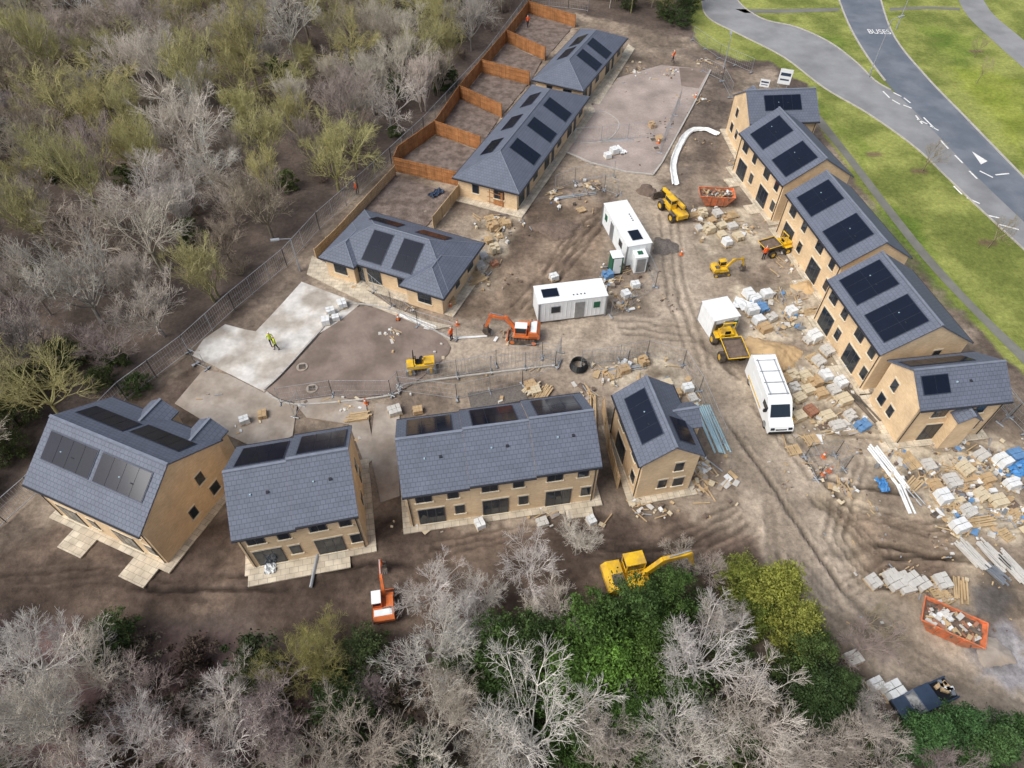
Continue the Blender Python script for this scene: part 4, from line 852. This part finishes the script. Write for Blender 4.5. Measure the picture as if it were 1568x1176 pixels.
for i,(p,w,h,m_) in enumerate((((1350,745),1.2,.8,'blue_plastic'),((1560,720),1.2,2.,'blue_plastic'),((668,298),1.8,.9,'dark_blue_paint'),((1162,472),1.6,1.3,'blue_sheet'),((948,232),1.8,1.,'white_sheet'),((1140,470),1.4,2.2,'white_sheet'),((1205,640),1.,.6,'yellow_paint'),((1470,745),1.,.7,'tan_card'),((415,870),1.,.7,'white_sheet'))): tarp(p,w,h,m_,i)
for i,p in enumerate(((1043,390),(700,498),(690,470),(610,490),(1270,722),(1260,728),(1260,700),(560,618),(1065,150),(1008,220))):
    mb=MB(); mb.box((0,0,.03),(.4,.4,.05),'orange_paint'); mb.cyl((0,0,.05),(0,0,.4),.16,.1,10,'orange_paint'); mb.cyl((0,0,.4),(0,0,.55),.1,.07,10,'white_paint'); mb.cyl((0,0,.55),(0,0,.75),.07,.03,10,'orange_paint'); place(mb,'traffic_cone',p,0,0)
def lamp(p,h=7,rz=0):
    mb=MB(); mb.cyl((0,0,0),(0,0,1.2),.1,.1,10,'galv'); mb.cyl((0,0,1.2),(0,0,h),.065,.05,8,'galv'); mb.cyl((0,0,h),(1.1,0,h+.25),.04,.035,8,'galv'); mb.box((1.4,0,h+.27),(.8,.3,.1),'galv',ry=-.1); mb.box((1.4,0,h+.2),(.6,.22,.04),'white_panel',ry=-.1); place(mb,'street_lamp',p,rz,0)
lamp((1330,118),7.5,R(20)); lamp((1372,45),6,R(10)); lamp((460,415),4.,R(200)); lamp((1108,105),4,R(80)); lamp((1568,80),6,R(30))
def sign(p,w,h,z,rz):
    mb=MB()
    for s in(-1,1): mb.cyl((s*w*.35,0,0),(s*w*.35,0,z+h/2),.04,.04,8,'galv')
    mb.box((0,-.06,z),(w,.04,h),'sign_white'); mb.box((0,-.085,z+h*.15),(w*.8,.01,h*.2),'dark_blue_paint'); mb.box((0,-.085,z-h*.2),(w*.7,.01,h*.1),'dark_blue_paint'); place(mb,'site_sign',p,rz,0)
sign((1195,142),1.6,2.,2.2,R(-20)); sign((1166,145),1.2,1.,1.6,R(-20))
# ---------------- people
def person_mesh(jac,walk=0.):
    V=[];E=[];Rr=[]
    def a(p,r,par=None):
        V.append(p);Rr.append(r); i=len(V)-1
        if par is not None:E.append((par,i))
        return i
    pel=a((0,0,.95),(.15,.11)); ch=a((0,.0,1.2),(.155,.11),pel); sh=a((0,0,1.42),(.15,.1),ch); nk=a((0,0,1.5),(.055,.055),sh); hd=a((0,.02,1.62),(.085,.1),nk); tp=a((0,.01,1.73),(.075,.09),hd)
    a((0,.11,1.62),(.015,.015),hd)
    for s in(-1,1):
        hp=a((s*.1,0,.9),(.09,.095),pel); kn=a((s*.11,s*walk*.5+.02,.5),(.06,.065),hp); an=a((s*.11,s*walk-.02,.09),(.042,.045),kn); a((s*.12,s*walk+.14,.045),(.04,.035),an)
        so=a((s*.2,0,1.4),(.06,.06),sh); el=a((s*.27,-s*walk*.3,1.13),(.042,.042),so); wr=a((s*.28,-s*walk*.3+.12,.9),(.026,.026),el); pa=a((s*.28,-s*walk*.3+.15,.84),(.02,.035),wr)
        for k in range(4):
            f=a((s*.28,-s*walk*.3+.12+.022*k,.79),(.009,.009),pa); a((s*.275,-s*walk*.3+.125+.022*k,.75-.005*(k%2)),(.008,.008),f)
        t=a((s*.265,-s*walk*.3+.19,.82),(.009,.009),pa); a((s*.26,-s*walk*.3+.2,.785),(.008,.008),t)
    me=bpy.data.meshes.new('p'); me.from_pydata(V,E,[]); o=bpy.data.objects.new('p',me); col.objects.link(o)
    o.modifiers.new('s','SKIN'); 
    if not me.skin_vertices:
        bpy.context.view_layer.objects.active=o; bpy.ops.mesh.customdata_skin_add()
    sv=me.skin_vertices[0].data
    for i,rr in enumerate(Rr): sv[i].radius=rr; sv[i].use_root=(i==0)
    ss_=o.modifiers.new('u','SUBSURF'); ss_.levels=1; ss_.render_levels=1
    dg=bpy.context.evaluated_depsgraph_get(); dg.update(); m2=bpy.data.meshes.new_from_object(o.evaluated_get(dg)); bpy.data.objects.remove(o)
    for n_ in('navy_cloth',jac,'skin','hardhat_white','black_plastic'): m2.materials.append(MATS[n_])
    for p in m2.polygons:
        z=p.center.z; x=abs(p.center.x); p.use_smooth=True
        p.material_index=3 if z>1.67 else 2 if z>1.5 else 1 if z>.9 else 2 if x>.24 else 4 if z<.12 else 0
    return m2
PM=[person_mesh('hivis_orange',.0),person_mesh('hivis_yellow',.18),person_mesh('hivis_orange',.22)]
for i,(x,y,k,rz) in enumerate(((418,530,1,.5),(425,536,1,2.),(692,522,0,1.),(808,42,2,.3),(547,299,0,2.),(1030,96,2,1.),(1168,398,0,.2))):
    put('construction_worker',PM[k],(*site(x,y)[:2],.05),rz)
# ---------------- light, camera
w=bpy.data.worlds.new('World'); scene.world=w; w.use_nodes=True; nt=w.node_tree; bg=nt.nodes['Background']
sk=nt.nodes.new('ShaderNodeTexSky'); sk.sky_type='NISHITA'; sk.sun_disc=False; sk.sun_elevation=R(50); sk.sun_rotation=R(240); sk.air_density=1.; sk.dust_density=4.; sk.ozone_density=.8
hs=nt.nodes.new('ShaderNodeHueSaturation'); hs.inputs['Saturation'].default_value=.7
nt.links.new(sk.outputs[0],hs.inputs['Color']); nt.links.new(hs.outputs[0],bg.inputs['Color']); bg.inputs['Strength'].default_value=.15
sl=bpy.data.lights.new('sun','SUN'); sl.energy=2.6; sl.angle=R(40); sl.color=(1,.98,.955); so=bpy.data.objects.new('sun',sl); col.objects.link(so); so.rotation_euler=(R(40),0,R(-60))
cd=bpy.data.cameras.new('camera'); cam=bpy.data.objects.new('camera',cd); col.objects.link(cam); cam.location=(0,0,H0); cam.rotation_euler=(R(40),0,0); cd.sensor_width=36; cd.lens=F/1568*36; cd.clip_end=6000; scene.camera=cam
scene.view_settings.view_transform='Standard'; scene.view_settings.look='None'; scene.view_settings.exposure=0
print('TREES',c1,c2,c3,c4,c5)
